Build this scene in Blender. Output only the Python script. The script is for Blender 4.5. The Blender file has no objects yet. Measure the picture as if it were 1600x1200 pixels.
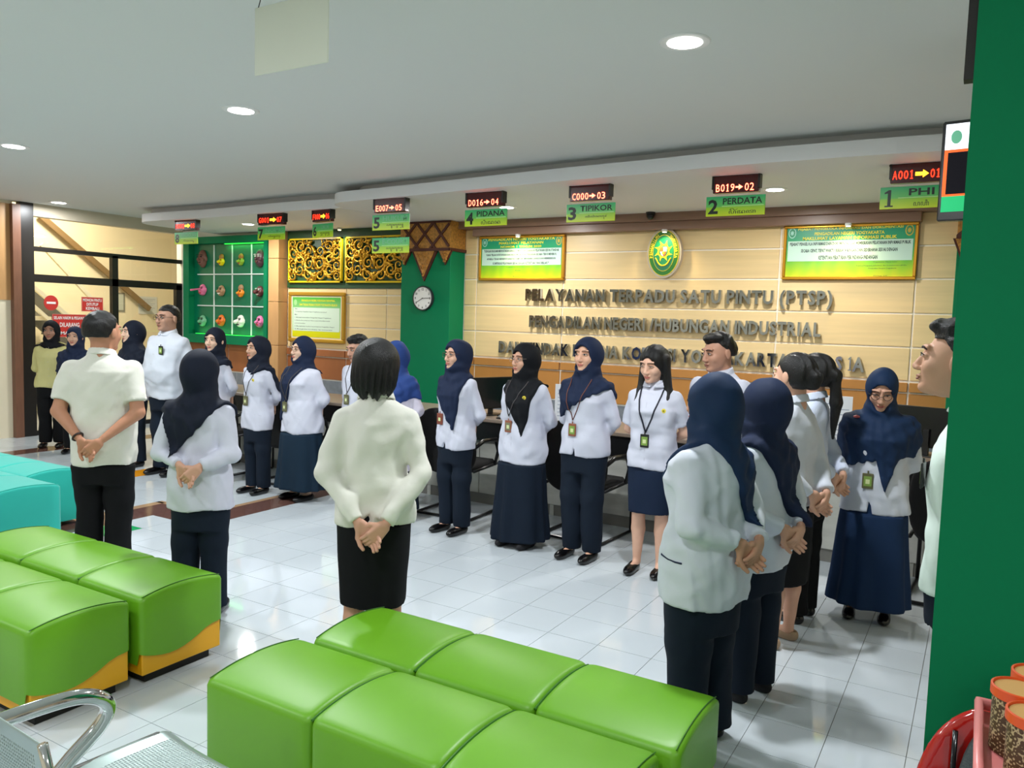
import bpy, math, random
import numpy as np
from mathutils import Matrix, Vector
random.seed(7)
C = bpy.context.scene.collection
S = bpy.context.scene

# ------------------------------------------------------------------ camera, world, exposure
CAM = np.array([2.255, -3.772, 1.704]); FPX = 1235.6
def cam_axes(yaw, pitch, roll):
    cy, sy = math.cos(yaw), math.sin(yaw)
    fwd = np.array([sy*math.cos(pitch), cy*math.cos(pitch), -math.sin(pitch)])
    r0 = np.array([cy, -sy, 0.0]); d0 = np.cross(fwd, r0)
    return math.cos(roll)*r0+math.sin(roll)*d0, -math.sin(roll)*r0+math.cos(roll)*d0, fwd
r_, d_, f_ = cam_axes(5.74843437, .07916501, -.0304850934)
cd = bpy.data.cameras.new('camera'); cam = bpy.data.objects.new('camera', cd); C.objects.link(cam)
cd.sensor_width = 36; cd.lens = FPX*36/1600; cd.clip_start = .05
cam.matrix_world = Matrix(((r_[0], -d_[0], -f_[0], CAM[0]), (r_[1], -d_[1], -f_[1], CAM[1]), (r_[2], -d_[2], -f_[2], CAM[2]), (0, 0, 0, 1)))
S.camera = cam
S.view_settings.view_transform = 'Standard'; S.view_settings.look = 'None'
S.view_settings.gamma = 1; S.view_settings.use_curve_mapping = False
S.view_settings.exposure = 0.0
w = bpy.data.worlds.new('world'); S.world = w; w.use_nodes = True
w.node_tree.nodes['Background'].inputs[0].default_value = (.75, .85, 1, 1)
w.node_tree.nodes['Background'].inputs[1].default_value = .12
CEIL = 3.04
LAMP_W = 54.0
def area(name, loc, power, size, col=(1, .97, .94), shape='DISK', rot=(0, 0, 0), sy=None, spread=math.pi):
    l = bpy.data.lights.new(name, 'AREA'); l.energy = power; l.size = size; l.color = col; l.shape = shape; l.spread = spread
    if sy: l.shape = 'RECTANGLE'; l.size_y = sy
    o = bpy.data.objects.new(name, l); o.location = loc; o.rotation_euler = rot; C.objects.link(o); return o
LAMPS = [(.956, -.08), (-2.06, -.11), (-4.83, -.12), (-8.0, 2.05), (.956, -3.2), (-2.06, -3.2), (-4.83, -3.2), (4.2, -3.2), (-1.0, -6.4), (2.6, -6.4), (-4.6, -6.4)]
for i, (x, y) in enumerate(LAMPS):
    area('downlight_bulb', (x, y, CEIL-.03), LAMP_W*(.5 if i == 3 else 1.05 if i == 0 else 1.05 if i < 3 else .58), .16, (.94, .975, 1))
SOFLAMPS = [(-6.05, 3.4), (-2.0, 3.2), (.69, 3.05)]
for x, y in SOFLAMPS: area('soffit_bulb', (x, y, 2.835), 34, .15, (1, .98, .95))

# ------------------------------------------------------------------ helpers
_m = {}
def rgb(h):
    if isinstance(h, str):
        v = [int(h[i:i+2], 16)/255 for i in (0, 2, 4)]
        return tuple(((c+.055)/1.055)**2.4 if c > .04045 else c/12.92 for c in v)+(1,)
    return tuple(h)+(1,) if len(h) == 3 else h
def mat(name, col, rough=.5, metal=0, var=0, scale=8, bump=0, bscale=30, spec=.5, stretch=(1, 1, 1), emit=0, coat=0, sheen=0):
    if name in _m: return _m[name]
    m = bpy.data.materials.new(name); m.use_nodes = True; nt = m.node_tree; b = nt.nodes['Principled BSDF']
    col = rgb(col)
    b.inputs['Base Color'].default_value = col; b.inputs['Roughness'].default_value = rough; b.inputs['Metallic'].default_value = metal
    b.inputs['Specular IOR Level'].default_value = spec
    if coat: b.inputs['Coat Weight'].default_value = coat; b.inputs['Coat Roughness'].default_value = .06
    if sheen: b.inputs['Sheen Weight'].default_value = sheen
    if emit: b.inputs['Emission Color'].default_value = col; b.inputs['Emission Strength'].default_value = emit
    if var or bump:
        tc = nt.nodes.new('ShaderNodeTexCoord'); mp = nt.nodes.new('ShaderNodeMapping'); mp.inputs['Scale'].default_value = stretch
        nt.links.new(tc.outputs['Object'], mp.inputs['Vector'])
    if var:
        n = nt.nodes.new('ShaderNodeTexNoise'); n.inputs['Scale'].default_value = scale; n.inputs['Detail'].default_value = 4
        nt.links.new(mp.outputs[0], n.inputs['Vector'])
        r = nt.nodes.new('ShaderNodeValToRGB')
        r.color_ramp.elements[0].position = .3; r.color_ramp.elements[1].position = .7
        r.color_ramp.elements[0].color = tuple(c*(1-var) for c in col[:3])+(1,)
        r.color_ramp.elements[1].color = tuple(min(1, c*(1+var)) for c in col[:3])+(1,)
        nt.links.new(n.outputs['Fac'], r.inputs[0]); nt.links.new(r.outputs[0], b.inputs['Base Color'])
    if bump:
        n2 = nt.nodes.new('ShaderNodeTexNoise'); n2.inputs['Scale'].default_value = bscale; n2.inputs['Detail'].default_value = 3
        nt.links.new(mp.outputs[0], n2.inputs['Vector'])
        bp = nt.nodes.new('ShaderNodeBump'); bp.inputs['Strength'].default_value = bump; bp.inputs['Distance'].default_value = .01
        nt.links.new(n2.outputs['Fac'], bp.inputs['Height']); nt.links.new(bp.outputs[0], b.inputs['Normal'])
    _m[name] = m; return m
def ramp_mat(name, stops, z0, z1, rough=.35, axis='Z', noise=0):
    if name in _m: return _m[name]
    m = bpy.data.materials.new(name); m.use_nodes = True; nt = m.node_tree; b = nt.nodes['Principled BSDF']; b.inputs['Roughness'].default_value = rough
    tc = nt.nodes.new('ShaderNodeTexCoord'); sp = nt.nodes.new('ShaderNodeSeparateXYZ'); nt.links.new(tc.outputs['Object'], sp.inputs[0])
    mr = nt.nodes.new('ShaderNodeMapRange'); mr.inputs[1].default_value = z0; mr.inputs[2].default_value = z1
    nt.links.new(sp.outputs[axis], mr.inputs[0]); r = nt.nodes.new('ShaderNodeValToRGB')
    src = mr.outputs[0]
    if noise:
        wv = nt.nodes.new('ShaderNodeTexWave'); wv.inputs['Scale'].default_value = 2.2; wv.inputs['Distortion'].default_value = 9
        nt.links.new(tc.outputs['Object'], wv.inputs['Vector'])
        ma = nt.nodes.new('ShaderNodeMath'); ma.operation = 'MULTIPLY_ADD'; ma.inputs[1].default_value = noise; nt.links.new(wv.outputs['Fac'], ma.inputs[0]); nt.links.new(src, ma.inputs[2]); src = ma.outputs[0]
    nt.links.new(src, r.inputs[0]); el = r.color_ramp.elements
    el[0].position, el[0].color = stops[0][0], rgb(stops[0][1]); el[1].position, el[1].color = stops[-1][0], rgb(stops[-1][1])
    for p, c in stops[1:-1]:
        e = el.new(p); e.color = rgb(c)
    nt.links.new(r.outputs[0], b.inputs['Base Color']); _m[name] = m; return m
class MB:
    def __init__(s): s.v = []; s.f = []
    def add(s, v, f):
        n = len(s.v); s.v += [tuple(p) for p in v]; s.f += [tuple(i+n for i in q) for q in f]; return s
    def box(s, x0, x1, y0, y1, z0, z1, b=0):
        if b <= 0:
            v = [(x, y, z) for x in (x0, x1) for y in (y0, y1) for z in (z0, z1)]
            return s.add(v, [(0, 1, 3, 2), (4, 6, 7, 5), (0, 4, 5, 1), (2, 3, 7, 6), (0, 2, 6, 4), (1, 5, 7, 3)])
        v = []; idx = {}
        c = ((x0+x1)/2, (y0+y1)/2, (z0+z1)/2); h = ((x1-x0)/2, (y1-y0)/2, (z1-z0)/2)
        for sx in (-1, 1):
            for sy in (-1, 1):
                for sz in (-1, 1):
                    for a in range(3):
                        q = [sx*(h[0]-b), sy*(h[1]-b), sz*(h[2]-b)]; q[a] = (sx, sy, sz)[a]*h[a]
                        idx[(sx, sy, sz, a)] = len(v); v.append((c[0]+q[0], c[1]+q[1], c[2]+q[2]))
        f = []
        for a in range(3):
            o = [k for k in range(3) if k != a]
            for sg in (-1, 1):
                q = []
                for (p, r) in ((-1, -1), (1, -1), (1, 1), (-1, 1)):
                    k = [0, 0, 0]; k[a] = sg; k[o[0]] = p; k[o[1]] = r; q.append(idx[(*k, a)])
                f.append(q)
            for p in (-1, 1):
                for r in (-1, 1):
                    k0 = [0, 0, 0]; k1 = [0, 0, 0]; k0[a] = -1; k1[a] = 1
                    k0[o[0]] = k1[o[0]] = p; k0[o[1]] = k1[o[1]] = r
                    f.append([idx[(*k0, o[0])], idx[(*k1, o[0])], idx[(*k1, o[1])], idx[(*k0, o[1])]])
        for sx in (-1, 1):
            for sy in (-1, 1):
                for sz in (-1, 1): f.append([idx[(sx, sy, sz, a)] for a in range(3)])
        return s.add(v, f)
    def tube(s, pts, r, n=8, close=False, cap=True):
        P = [Vector(p) for p in pts]; m = len(P); rr = r if isinstance(r, (list, tuple)) else [r]*m
        base = len(s.v); up = None
        for i, p in enumerate(P):
            a = P[(i-1) % m] if (i > 0 or close) else P[i]; b = P[(i+1) % m] if (i < m-1 or close) else P[i]
            t = (b-a).normalized()
            if up is None: up = Vector((0, 0, 1)) if abs(t.z) < .9 else Vector((0, 1, 0))
            u = t.cross(up); u = u.normalized() if u.length > 1e-6 else Vector((1, 0, 0)); v = u.cross(t).normalized(); up = v
            for k in range(n):
                an = 2*math.pi*k/n; s.v.append(tuple(p+(u*math.cos(an)+v*math.sin(an))*rr[i]))
        for i in range(m if close else m-1):
            j = (i+1) % m
            for k in range(n): s.f.append((base+i*n+k, base+i*n+(k+1) % n, base+j*n+(k+1) % n, base+j*n+k))
        if cap and not close:
            s.f.append(tuple(base+k for k in range(n))[::-1]); s.f.append(tuple(base+(m-1)*n+k for k in range(n)))
        return s
    def lathe(s, prof, c=(0, 0, 0), n=24, sx=1, sy=1, closed=False):
        base = len(s.v)
        for r, z in prof:
            for k in range(n):
                a = 2*math.pi*k/n; s.v.append((c[0]+r*sx*math.cos(a), c[1]+r*sy*math.sin(a), c[2]+z))
        for i in range(len(prof)-1):
            for k in range(n): s.f.append((base+i*n+k, base+i*n+(k+1) % n, base+(i+1)*n+(k+1) % n, base+(i+1)*n+k))
        s.f.append(tuple(base+k for k in range(n))[::-1]); s.f.append(tuple(base+(len(prof)-1)*n+k for k in range(n)))
        return s
    def prism(s, poly, y0, y1):       # polygon in XZ, extruded along Y
        n = len(poly); v = [(x, y0, z) for x, z in poly]+[(x, y1, z) for x, z in poly]
        f = [tuple(range(n))[::-1], tuple(range(n, 2*n))]+[(i, (i+1) % n, n+(i+1) % n, n+i) for i in range(n)]
        return s.add(v, f)
    def slab(s, poly, z0, z1):        # polygon in XY, extruded along Z
        n = len(poly); v = [(x, y, z0) for x, y in poly]+[(x, y, z1) for x, y in poly]
        f = [tuple(range(n))[::-1], tuple(range(n, 2*n))]+[(i, (i+1) % n, n+(i+1) % n, n+i) for i in range(n)]
        return s.add(v, f)
    def build(s, name, m, parent=None, smooth=False, loc=(0, 0, 0), **props):
        me = bpy.data.meshes.new(name); me.from_pydata(s.v, [], s.f); me.update()
        if smooth: me.shade_smooth() if not isinstance(smooth, float) else None
        if isinstance(smooth, float):
            me.shade_smooth(); me.set_sharp_from_angle(angle=smooth)
        return link(me, name, m, parent, loc, **props)
def link(me, name, m, parent=None, loc=(0, 0, 0), **props):
    if m and not me.materials: me.materials.append(m)
    o = bpy.data.objects.new(name, me); C.objects.link(o); o.location = loc
    if parent: o.parent = parent
    for k, v in props.items(): o[k] = v
    return o
def thing(name, label, cat, loc=(0, 0, 0), rz=0, group=None):
    o = bpy.data.objects.new(name, None); C.objects.link(o); o.location = loc; o.rotation_euler = (0, 0, math.radians(rz))
    o.empty_display_size = .1; o['label'] = label; o['category'] = cat
    if group: o['group'] = group
    return o
def tag(o, label, cat, group=None):
    o['label'] = label; o['category'] = cat
    if group: o['group'] = group
    return o
def struct(o): o['kind'] = 'structure'; return o
def text_data(body, res=2, bold=0.0, extr=0.0, spacing=1.0):
    cu = bpy.data.curves.new('t', 'FONT'); cu.body = body; cu.resolution_u = res; cu.offset = bold; cu.extrude = extr; cu.space_character = spacing
    cu.align_x = 'LEFT'; o = bpy.data.objects.new('t', cu); C.objects.link(o)
    dg = bpy.context.evaluated_depsgraph_get(); me = bpy.data.meshes.new_from_object(o.evaluated_get(dg))
    bpy.data.objects.remove(o); bpy.data.curves.remove(cu)
    n = len(me.vertices); co = np.empty(n*3, np.float32); me.vertices.foreach_get('co', co); return me, co.reshape(-1, 3)
def text(body, m, parent, x, z, y, width=None, height=None, align='C', name='lettering', bold=0.0, extr=0.0, res=2, depth=.002, shear=0, **props):
    """flat text in the XZ plane facing -Y, cap height = height, total width = width"""
    me, co = text_data(body, res, bold, extr)
    if len(co) == 0: return None
    x0, x1 = co[:, 0].min(), co[:, 0].max(); y0, y1 = co[:, 1].min(), co[:, 1].max()
    sy = (height/(y1-y0)) if height else None; sx = (width/(x1-x0)) if width else None
    sx = sx or sy; sy = sy or sx
    X = (co[:, 0]-x0)*sx; Wd = (x1-x0)*sx
    X = X+{'C': x-Wd/2, 'L': x, 'R': x-Wd}[align]; Z = z+(co[:, 1]-(y0+y1)/2)*sy
    out = np.c_[X+shear*Z, np.full(len(X), y)-(co[:, 2]*depth if extr else 0), Z]
    me.vertices.foreach_set('co', out.astype(np.float32).ravel()); me.name = name; me.update()
    me.materials.clear(); return link(me, name, m, parent, **props)

ONE = [(-.13, -.5), (.13, -.5), (.13, -.42), (.055, -.42), (.055, .5), (-.02, .5), (-.15, .36), (-.15, .27), (-.045, .31), (-.045, -.42), (-.13, -.42)]
# ---------------------------------------------------------------- implicit surfaces
def smin(a, b, k):
    h = np.clip(.5+.5*(b-a)/k, 0, 1); return b*(1-h)+a*h-k*h*(1-h)
def smax(a, b, k): return -smin(-a, -b, k)
def ell(P, c, r):
    q = P-np.asarray(c, np.float32); r = np.asarray(r, np.float32)
    k0 = np.sqrt(((q/r)**2).sum(1)); k1 = np.sqrt(((q/(r*r))**2).sum(1))+1e-9; return k0*(k0-1)/k1
def cone(P, a, b, ra, rb):
    a = np.asarray(a, np.float32); ba = np.asarray(b, np.float32)-a; pa = P-a
    h = np.clip(pa@ba/(ba@ba+1e-12), 0, 1); return np.sqrt(((pa-h[:, None]*ba)**2).sum(1))-(ra+(rb-ra)*h)
def loft(P, tab, fold=0, nf=11, zf=1.0):
    t = np.asarray(tab, np.float32); o = np.argsort(t[:, 0]); t = t[o]; z = P[:, 2]
    a = np.interp(z, t[:, 0], t[:, 1]); b = np.interp(z, t[:, 0], t[:, 2]); cy = np.interp(z, t[:, 0], t[:, 3])
    x = P[:, 0]; y = P[:, 1]-cy
    e = 2.3
    k0 = (np.abs(x/a)**e+np.abs(y/b)**e)**(1/e)+1e-9
    k1 = np.sqrt((x/(a*a))**2+(y/(b*b))**2)+1e-9
    d = k0*(k0-1)/k1*.9
    if fold:
        an = np.arctan2(y/b, x/a); d = d+fold*np.clip((zf-z)/zf, 0, 1)*np.sin(an*nf+1.5*np.sin(an*3))
    return np.maximum(d, np.maximum(t[0, 0]-z, z-t[-1, 0]))
def folds(P, amp, sc, seed=0, dirs=3):
    rs = np.random.RandomState(seed); d = 0
    for i in range(dirs):
        k = rs.normal(size=3); k[2] *= .8; k = k/np.linalg.norm(k)*sc*(1+.5*rs.rand()); k2 = rs.normal(size=3)*sc*.5
        d = d+np.sin(P@k.astype(np.float32)+1.6*np.sin(P@k2.astype(np.float32)+rs.rand()*6)+rs.rand()*6)
    return d*amp/dirs
def snet(f, lo, hi, h):
    lo = np.asarray(lo, float); hi = np.asarray(hi, float); n = np.ceil((hi-lo)/h).astype(int)+1
    ax = [(lo[i]+np.arange(n[i])*h).astype(np.float32) for i in range(3)]
    G = np.stack(np.meshgrid(*ax, indexing='ij'), -1).reshape(-1, 3)
    V = np.asarray(f(G), np.float32).reshape(n)
    V[0], V[-1], V[:, 0], V[:, -1], V[:, :, 0], V[:, :, -1] = (np.maximum(V[0], h*.3), np.maximum(V[-1], h*.3), np.maximum(V[:, 0], h*.3), np.maximum(V[:, -1], h*.3), np.maximum(V[:, :, 0], h*.3), np.maximum(V[:, :, -1], h*.3))
    I = V < 0
    c = np.zeros(n-1, int)
    for a in (0, 1):
        for b in (0, 1):
            for d in (0, 1): c += I[a:n[0]-1+a, b:n[1]-1+b, d:n[2]-1+d]
    act = (c > 0) & (c < 8); idx = -np.ones(n-1, int); ijk = np.argwhere(act); idx[act] = np.arange(len(ijk))
    if len(ijk) == 0: return np.zeros((0, 3)), np.zeros((0, 4), int)
    acc = np.zeros((len(ijk), 3)); cnt = np.zeros(len(ijk))
    for axis in range(3):
        o = [k for k in range(3) if k != axis]
        for a in (0, 1):
            for b in (0, 1):
                p0 = ijk.copy(); p0[:, o[0]] += a; p0[:, o[1]] += b; p1 = p0.copy(); p1[:, axis] += 1
                v0 = V[p0[:, 0], p0[:, 1], p0[:, 2]]; v1 = V[p1[:, 0], p1[:, 1], p1[:, 2]]
                mk = (v0 < 0) != (v1 < 0); t = np.where(mk, v0/(v0-v1+1e-12), 0)
                q = p0.astype(float); q[:, axis] += t
                acc[mk] += q[mk]; cnt[mk] += 1
    vert = lo+acc/cnt[:, None]*h
    quads = []
    for axis in range(3):
        o = [(axis+1) % 3, (axis+2) % 3]
        sl0 = [slice(1, n[k]-1) for k in range(3)]; sl0[axis] = slice(0, n[axis]-1)
        sl1 = list(sl0); sl1[axis] = slice(1, n[axis])
        A = I[tuple(sl0)]; B = I[tuple(sl1)]
        for flag, fl in ((A & ~B, False), (~A & B, True)):
            e = np.argwhere(flag)
            if len(e) == 0: continue
            e[:, o[0]] += 1; e[:, o[1]] += 1
            def cell(du, dv):
                q = e.copy(); q[:, o[0]] -= du; q[:, o[1]] -= dv; return idx[q[:, 0], q[:, 1], q[:, 2]]
            q = np.stack([cell(1, 1), cell(0, 1), cell(0, 0), cell(1, 0)], 1)
            quads.append(q[:, ::-1] if fl else q)
    q = np.concatenate(quads); q = q[(q >= 0).all(1)]
    return vert, q
def mesh_np(name, parts):
    v = np.concatenate([p[0] for p in parts]); off = 0; qs = []
    for p in parts: qs.append(p[1]+off); off += len(p[0])
    q = np.concatenate(qs); me = bpy.data.meshes.new(name)
    me.vertices.add(len(v)); me.vertices.foreach_set('co', v.astype(np.float32).ravel())
    me.loops.add(q.size); me.loops.foreach_set('vertex_index', q.astype(np.int32).ravel())
    me.polygons.add(len(q)); me.polygons.foreach_set('loop_start', (np.arange(len(q))*4).astype(np.int32))
    me.update(calc_edges=True); me.shade_smooth(); return me
def rotm(yaw, pitch, roll=0):
    """head rotation: yaw about z (deg, + turns to own left), pitch (+ looks down), roll"""
    a, b, c = map(math.radians, (yaw, pitch, roll))
    Rz = np.array([[math.cos(a), -math.sin(a), 0], [math.sin(a), math.cos(a), 0], [0, 0, 1]])
    Rx = np.array([[1, 0, 0], [0, math.cos(b), -math.sin(b)], [0, math.sin(b), math.cos(b)]])
    Ry = np.array([[math.cos(c), 0, math.sin(c)], [0, 1, 0], [-math.sin(c), 0, math.cos(c)]])
    return Rz@Rx@Ry

# ================================================================== SETTING
M_white_tile = mat('white glazed tile', 'cdd5db', .055, var=.03, scale=1.3, spec=.6)
M_grout = mat('grey grout', '8f8e88', .8)
M_brown_t = mat('brown tile', '6b4c44', .12, var=.08); M_tan_t = mat('tan tile', 'b39372', .15); M_orange_t = mat('orange tile', 'e89a1c', .12); M_green_t = mat('green tile', '12a35c', .12)
fb = MB().box(-14, 6.6, -8.3, 7.2, -.12, -.004)
floor = struct(fb.build('floor', M_grout))
T = .3
def tile_mat(i, j):
    if (i == -11 and 1 <= j <= 6) or (j == 1 and -13 <= i <= -11) or (i == -13 and j <= 0 and j > -9): return M_brown_t
    if i == -18 and j in (1, 2, 3, 4): return M_orange_t
    if j == -1 and -16 <= i <= -14: return M_orange_t
    if i == -12 and j == -1: return M_green_t
    if i == -25: return M_brown_t
    if j == -2 and -17 <= i <= -14: return M_brown_t
    return M_white_tile
def project(p):
    q = np.array(p)-CAM; z = q@f_; return 800+FPX*(q@r_)/z, 600+FPX*(q@d_)/z, z
tiles = {}
meshes = {}
cells = []
for i in range(-46, 21):
    for j in range(-27, 23):
        x, y = (i+.5)*T, (j+.5)*T; px, py, z = project((x, y, 0))
        inv = z > .3 and -80 < px < 1480 and 640 < py < 1290 and y < 2.3
        cells.append((z if inv else 1e6, i, j))
cells.sort()
rest = {}
for k, (z, i, j) in enumerate(cells):
    m = tile_mat(i, j); x0, y0 = i*T, j*T
    if x0 > 6.2 or x0 < -13.6: continue
    if k < 290 or (m is not M_white_tile and z < 1e5):
        key = m.name
        if key not in meshes:
            me = bpy.data.meshes.new('floor_tile'); b = MB().box(.0015, T-.0015, .0015, T-.0015, -.01, 0)
            me.from_pydata(b.v, [], b.f); me.materials.append(m); meshes[key] = me
        if k < 299: link(meshes[key], 'floor_tile', None, floor, (x0, y0, 0)); continue
    rest.setdefault(m.name, (m, MB()))[1].box(x0+.0015, x0+T-.0015, y0+.0015, y0+T-.0015, -.01, 0)
for m, b in rest.values(): b.build('floor_tile_field', m, floor, kind='stuff')
b = MB()
for (x0, x1, y0, y1) in ((-3.33, -3.3, .63, 2.1), (-3.96, -3.3, .6, .63), (-3.96, -3.9, -2.6, .6)): b.box(x0-.03, x1, y0, y1+.03, -.01, .0006)
b.build('tan_edge_strip', M_tan_t, floor)

M_ceil = mat('ceiling paint', 'dcdfdd', .7)
struct(MB().box(-8.6, 6.6, -8.3, 4.5, CEIL, CEIL+.15).build('ceiling', M_ceil))
# dropped canopy over the service counters, in two lobes each with a set-back upper step
M_can = mat('canopy paint', 'dfdfe1', .55)
def arc(cx, cy, r, a0, a1, n=8): return [(cx+r*math.cos(math.radians(a0+(a1-a0)*i/n)), cy+r*math.sin(math.radians(a0+(a1-a0)*i/n))) for i in range(n+1)]
right = [(3.4, 4.19)]+arc(-3.35, 2.75, .42, 180, 262)+[(-2.83, 2.29), (-2.07, 2.21), (-1.29, 2.12), (-.6, 2.06), (-.1, 2.03), (.5, 1.97), (.89, 1.95), (1.69, 1.96), (2.4, 2.02), (3.4, 2.2)]
right = [(-3.77, 4.19)]+right[1:]+[right[0]]
left = [(-7.6, 4.19)]+arc(-7.2, 3.15, .4, 180, 262)+[(-6.9, 2.74), (-6.13, 2.76), (-5.5, 2.72), (-4.82, 2.66), (-4.3, 2.64), (-3.75, 2.66)]+[(-3.775, 4.19)]
def inset(poly, dx, dy): 
    cx = sum(p[0] for p in poly)/len(poly); return [((p[0]+dx if p[0] < cx-1.5 else p[0]), (p[1]+dy if p[1] < 4 else p[1])) for p in poly]
cz = 2.86
canopy = struct(MB().slab(right, cz, cz+.105).slab(inset(right, .2, .16), cz+.105, CEIL+.005).build('trim_1', M_can))
struct(MB().slab(left, cz-.002, cz+.1).slab(inset(left, .45, .14), cz+.1, CEIL+.005).build('trim_2', M_can))

YB = 4.2
M_wall = mat('cream wall paint', 'eadfc4', .7, var=.02, scale=2)
wall_back = struct(MB().box(-8.6, 3.5, YB+.012, YB+.15, 0, CEIL).build('wall_back', mat('panel joint', 'f6f0e2', .35)))
struct(MB().box(3.4, 3.5, -.2, YB+.02, 0, CEIL).build('wall_right', M_wall))
struct(MB().box(6.45, 6.6, -8.3, 4.5, 0, CEIL).box(3.5, 6.45, -.2, 0, 0, CEIL).build('wall_right_far', M_wall))
struct(MB().box(-8.6, 6.6, -8.3, -8.15, 0, CEIL).build('wall_front', M_wall))
# beige laminate wall panels, each its own piece
M_panel = mat('beige laminate', 'ecd09a', .38, var=.05, scale=3, stretch=(.5, 1, 9))
M_warmp = mat('honey wood dado', 'b9803f', .4, var=.1, scale=3, stretch=(1, 1, .3))
M_redw = mat('reddish wood dado', 'a0623a', .4, var=.12, scale=3, stretch=(1, 1, .3))
def panel(x0, x1, z0, z1, m, y=YB, g=.008, t=.03, bev=.003): MB().box(x0+g, x1-g, y-.0, y+t, z0+g, z1-g, bev).build('wall_panel', m, wall_back)
zs = [1.27, 1.575, 1.88, 2.19, 2.485, 2.80]
for a, c in zip([-3.18, -3.005, -1.84, .51, 1.70, 2.2], [-3.005, -1.84, .51, 1.70, 2.2, 3.4]):
    for z0, z1 in zip(zs[:-1], zs[1:]): panel(a, c, z0, z1, M_panel)
    panel(a, c, 1.165, 1.265, M_warmp, y=YB-.02, t=.05); panel(a, c, .83, 1.165, M_warmp)
zl = [1.25, 1.553, 1.87, 1.985, 2.075]
for a, c in zip([-6.17, -5.07, -4.38], [-5.07, -4.38, -3.91]):
    for z0, z1 in zip(zl[:-1], zl[1:]): panel(a, c, z0, z1, M_panel)
    panel(a, c, 1.14, 1.245, M_redw, y=YB-.02, t=.05); panel(a, c, .83, 1.14, M_redw)
for a, c in ((-8.4, -7.4), (-7.4, -6.46)): panel(a, c, .83, 1.24, M_redw)
M_granite = mat('grey stone dado', '7c828a', .25, var=.15, scale=12)
for a in np.arange(-8.4, 3.3, 1.18): panel(a, min(a+1.18, 3.4), 0, .83, M_granite)
# brown cornice in two steps
M_corn = mat('brown laminate cornice', '8a6a58', .35, var=.05, stretch=(.3, 1, 6))
struct(MB().box(-3.32, 3.4, YB-.16, YB, 2.775, 2.87, .004).build('trim_3', M_corn))
struct(MB().box(-3.0, 1.72, YB-.12, YB, 2.69, 2.775, .004).build('trim_4', M_corn))
# wood column between mask niche and ornament panels
M_wood = mat('light maple veneer', 'c99b68', .35, var=.08, scale=4, stretch=(2, 2, .4))
col = thing('wood_column', 'maple wood pilaster in blocks between green mask niche and gold carved panels', 'column', (-6.18, YB-.08, 0))
for z0, z1 in ((0, .65), (.655, 1.265), (1.27, 1.872), (1.877, 2.47), (2.475, 2.855)):
    MB().box(-.19, .01, -.09, .08, z0, z1, .004).build('veneer_block', M_wood, col)

# green pillar with carved batik crown
M_green = mat('green paint', '00794e', .6, spec=.2, var=.03, scale=2)
M_carv = mat('carved gold wood', 'b9823a', .45, .15, var=.35, scale=38, bump=.9, bscale=55)
M_dkw = mat('dark red brown wood', '4e2118', .4)
pil = thing('green_pillar', 'green pillar with the round clock and a carved diamond crown', 'pillar', (-3.545, 3.9, 0))
MB().box(-.365, .365, 0, .3, 0, 2.855, .004).build('shaft', M_green, pil)
def crown(nx, sx):   # face strip: carved ground, lattice strips, pointed pendants
    pass
MB().box(-.37, .37, -.02, .3, 2.52, 2.855).build('crown_block', M_carv, pil)
b = MB()
def strip2(b, x0, z0, x1, z1, wd, y0, y1):
    L = math.hypot(x1-x0, z1-z0); nx, nz = -(z1-z0)/L*wd/2, (x1-x0)/L*wd/2
    b.prism([(x0-nx, z0-nz), (x1-nx, z1-nz), (x1+nx, z1+nz), (x0+nx, z0+nz)][::-1], y0, y1)
for x in (-.37, -.12333, .12333):
    pass
ZC0, ZC1 = 2.535, 2.84
for x0, x1 in ((-.37, -.12), (-.12, .13), (.13, .37)):
    pass
for cx in (-.245, .0, .245):
    strip2(b, cx-.16, ZC0, cx+.12, ZC1, .028, -.035, -.015) if cx < .2 else strip2(b, cx-.16, ZC0, cx+.11, ZC1-.02, .028, -.035, -.015)
    strip2(b, cx+.16 if cx < .2 else cx+.11, ZC0 if cx < .2 else ZC0+.02, cx-.12, ZC1, .028, -.036, -.016)
b.box(-.37, .375, -.04, -.015, 2.505, 2.54).box(.365, .385, -.04, .3, 2.505, 2.54).box(-.37, .375, -.03, -.015, 2.835, 2.855)
b.build('lattice_strip', M_dkw, pil)
for cx, hw, dz in ((-.005, .19, .36), (-.30, .1, .17), (.3, .1, .17)):
    MB().prism([(cx-hw, 2.51), (cx, 2.51-dz), (cx+hw, 2.51)], -.02, 0).build('pendant_border', M_dkw, pil)
    MB().prism([(cx-hw*.8, 2.505), (cx, 2.51-dz*.84), (cx+hw*.8, 2.505)], -.032, -.02).build('pendant_carving', M_carv, pil)
    bb = MB()
    for k in range(16):
        t = random.random(); u = (random.random()-.5)*1.3*(1-t)*hw
        bb.lathe([(.001, -.012), (.014, -.004), (.012, .006), (.001, .012)], (cx+u, -.034, 2.49-t*dz*.78), 7)
    bb.build('pendant_relief', M_carv, pil, True)

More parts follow.
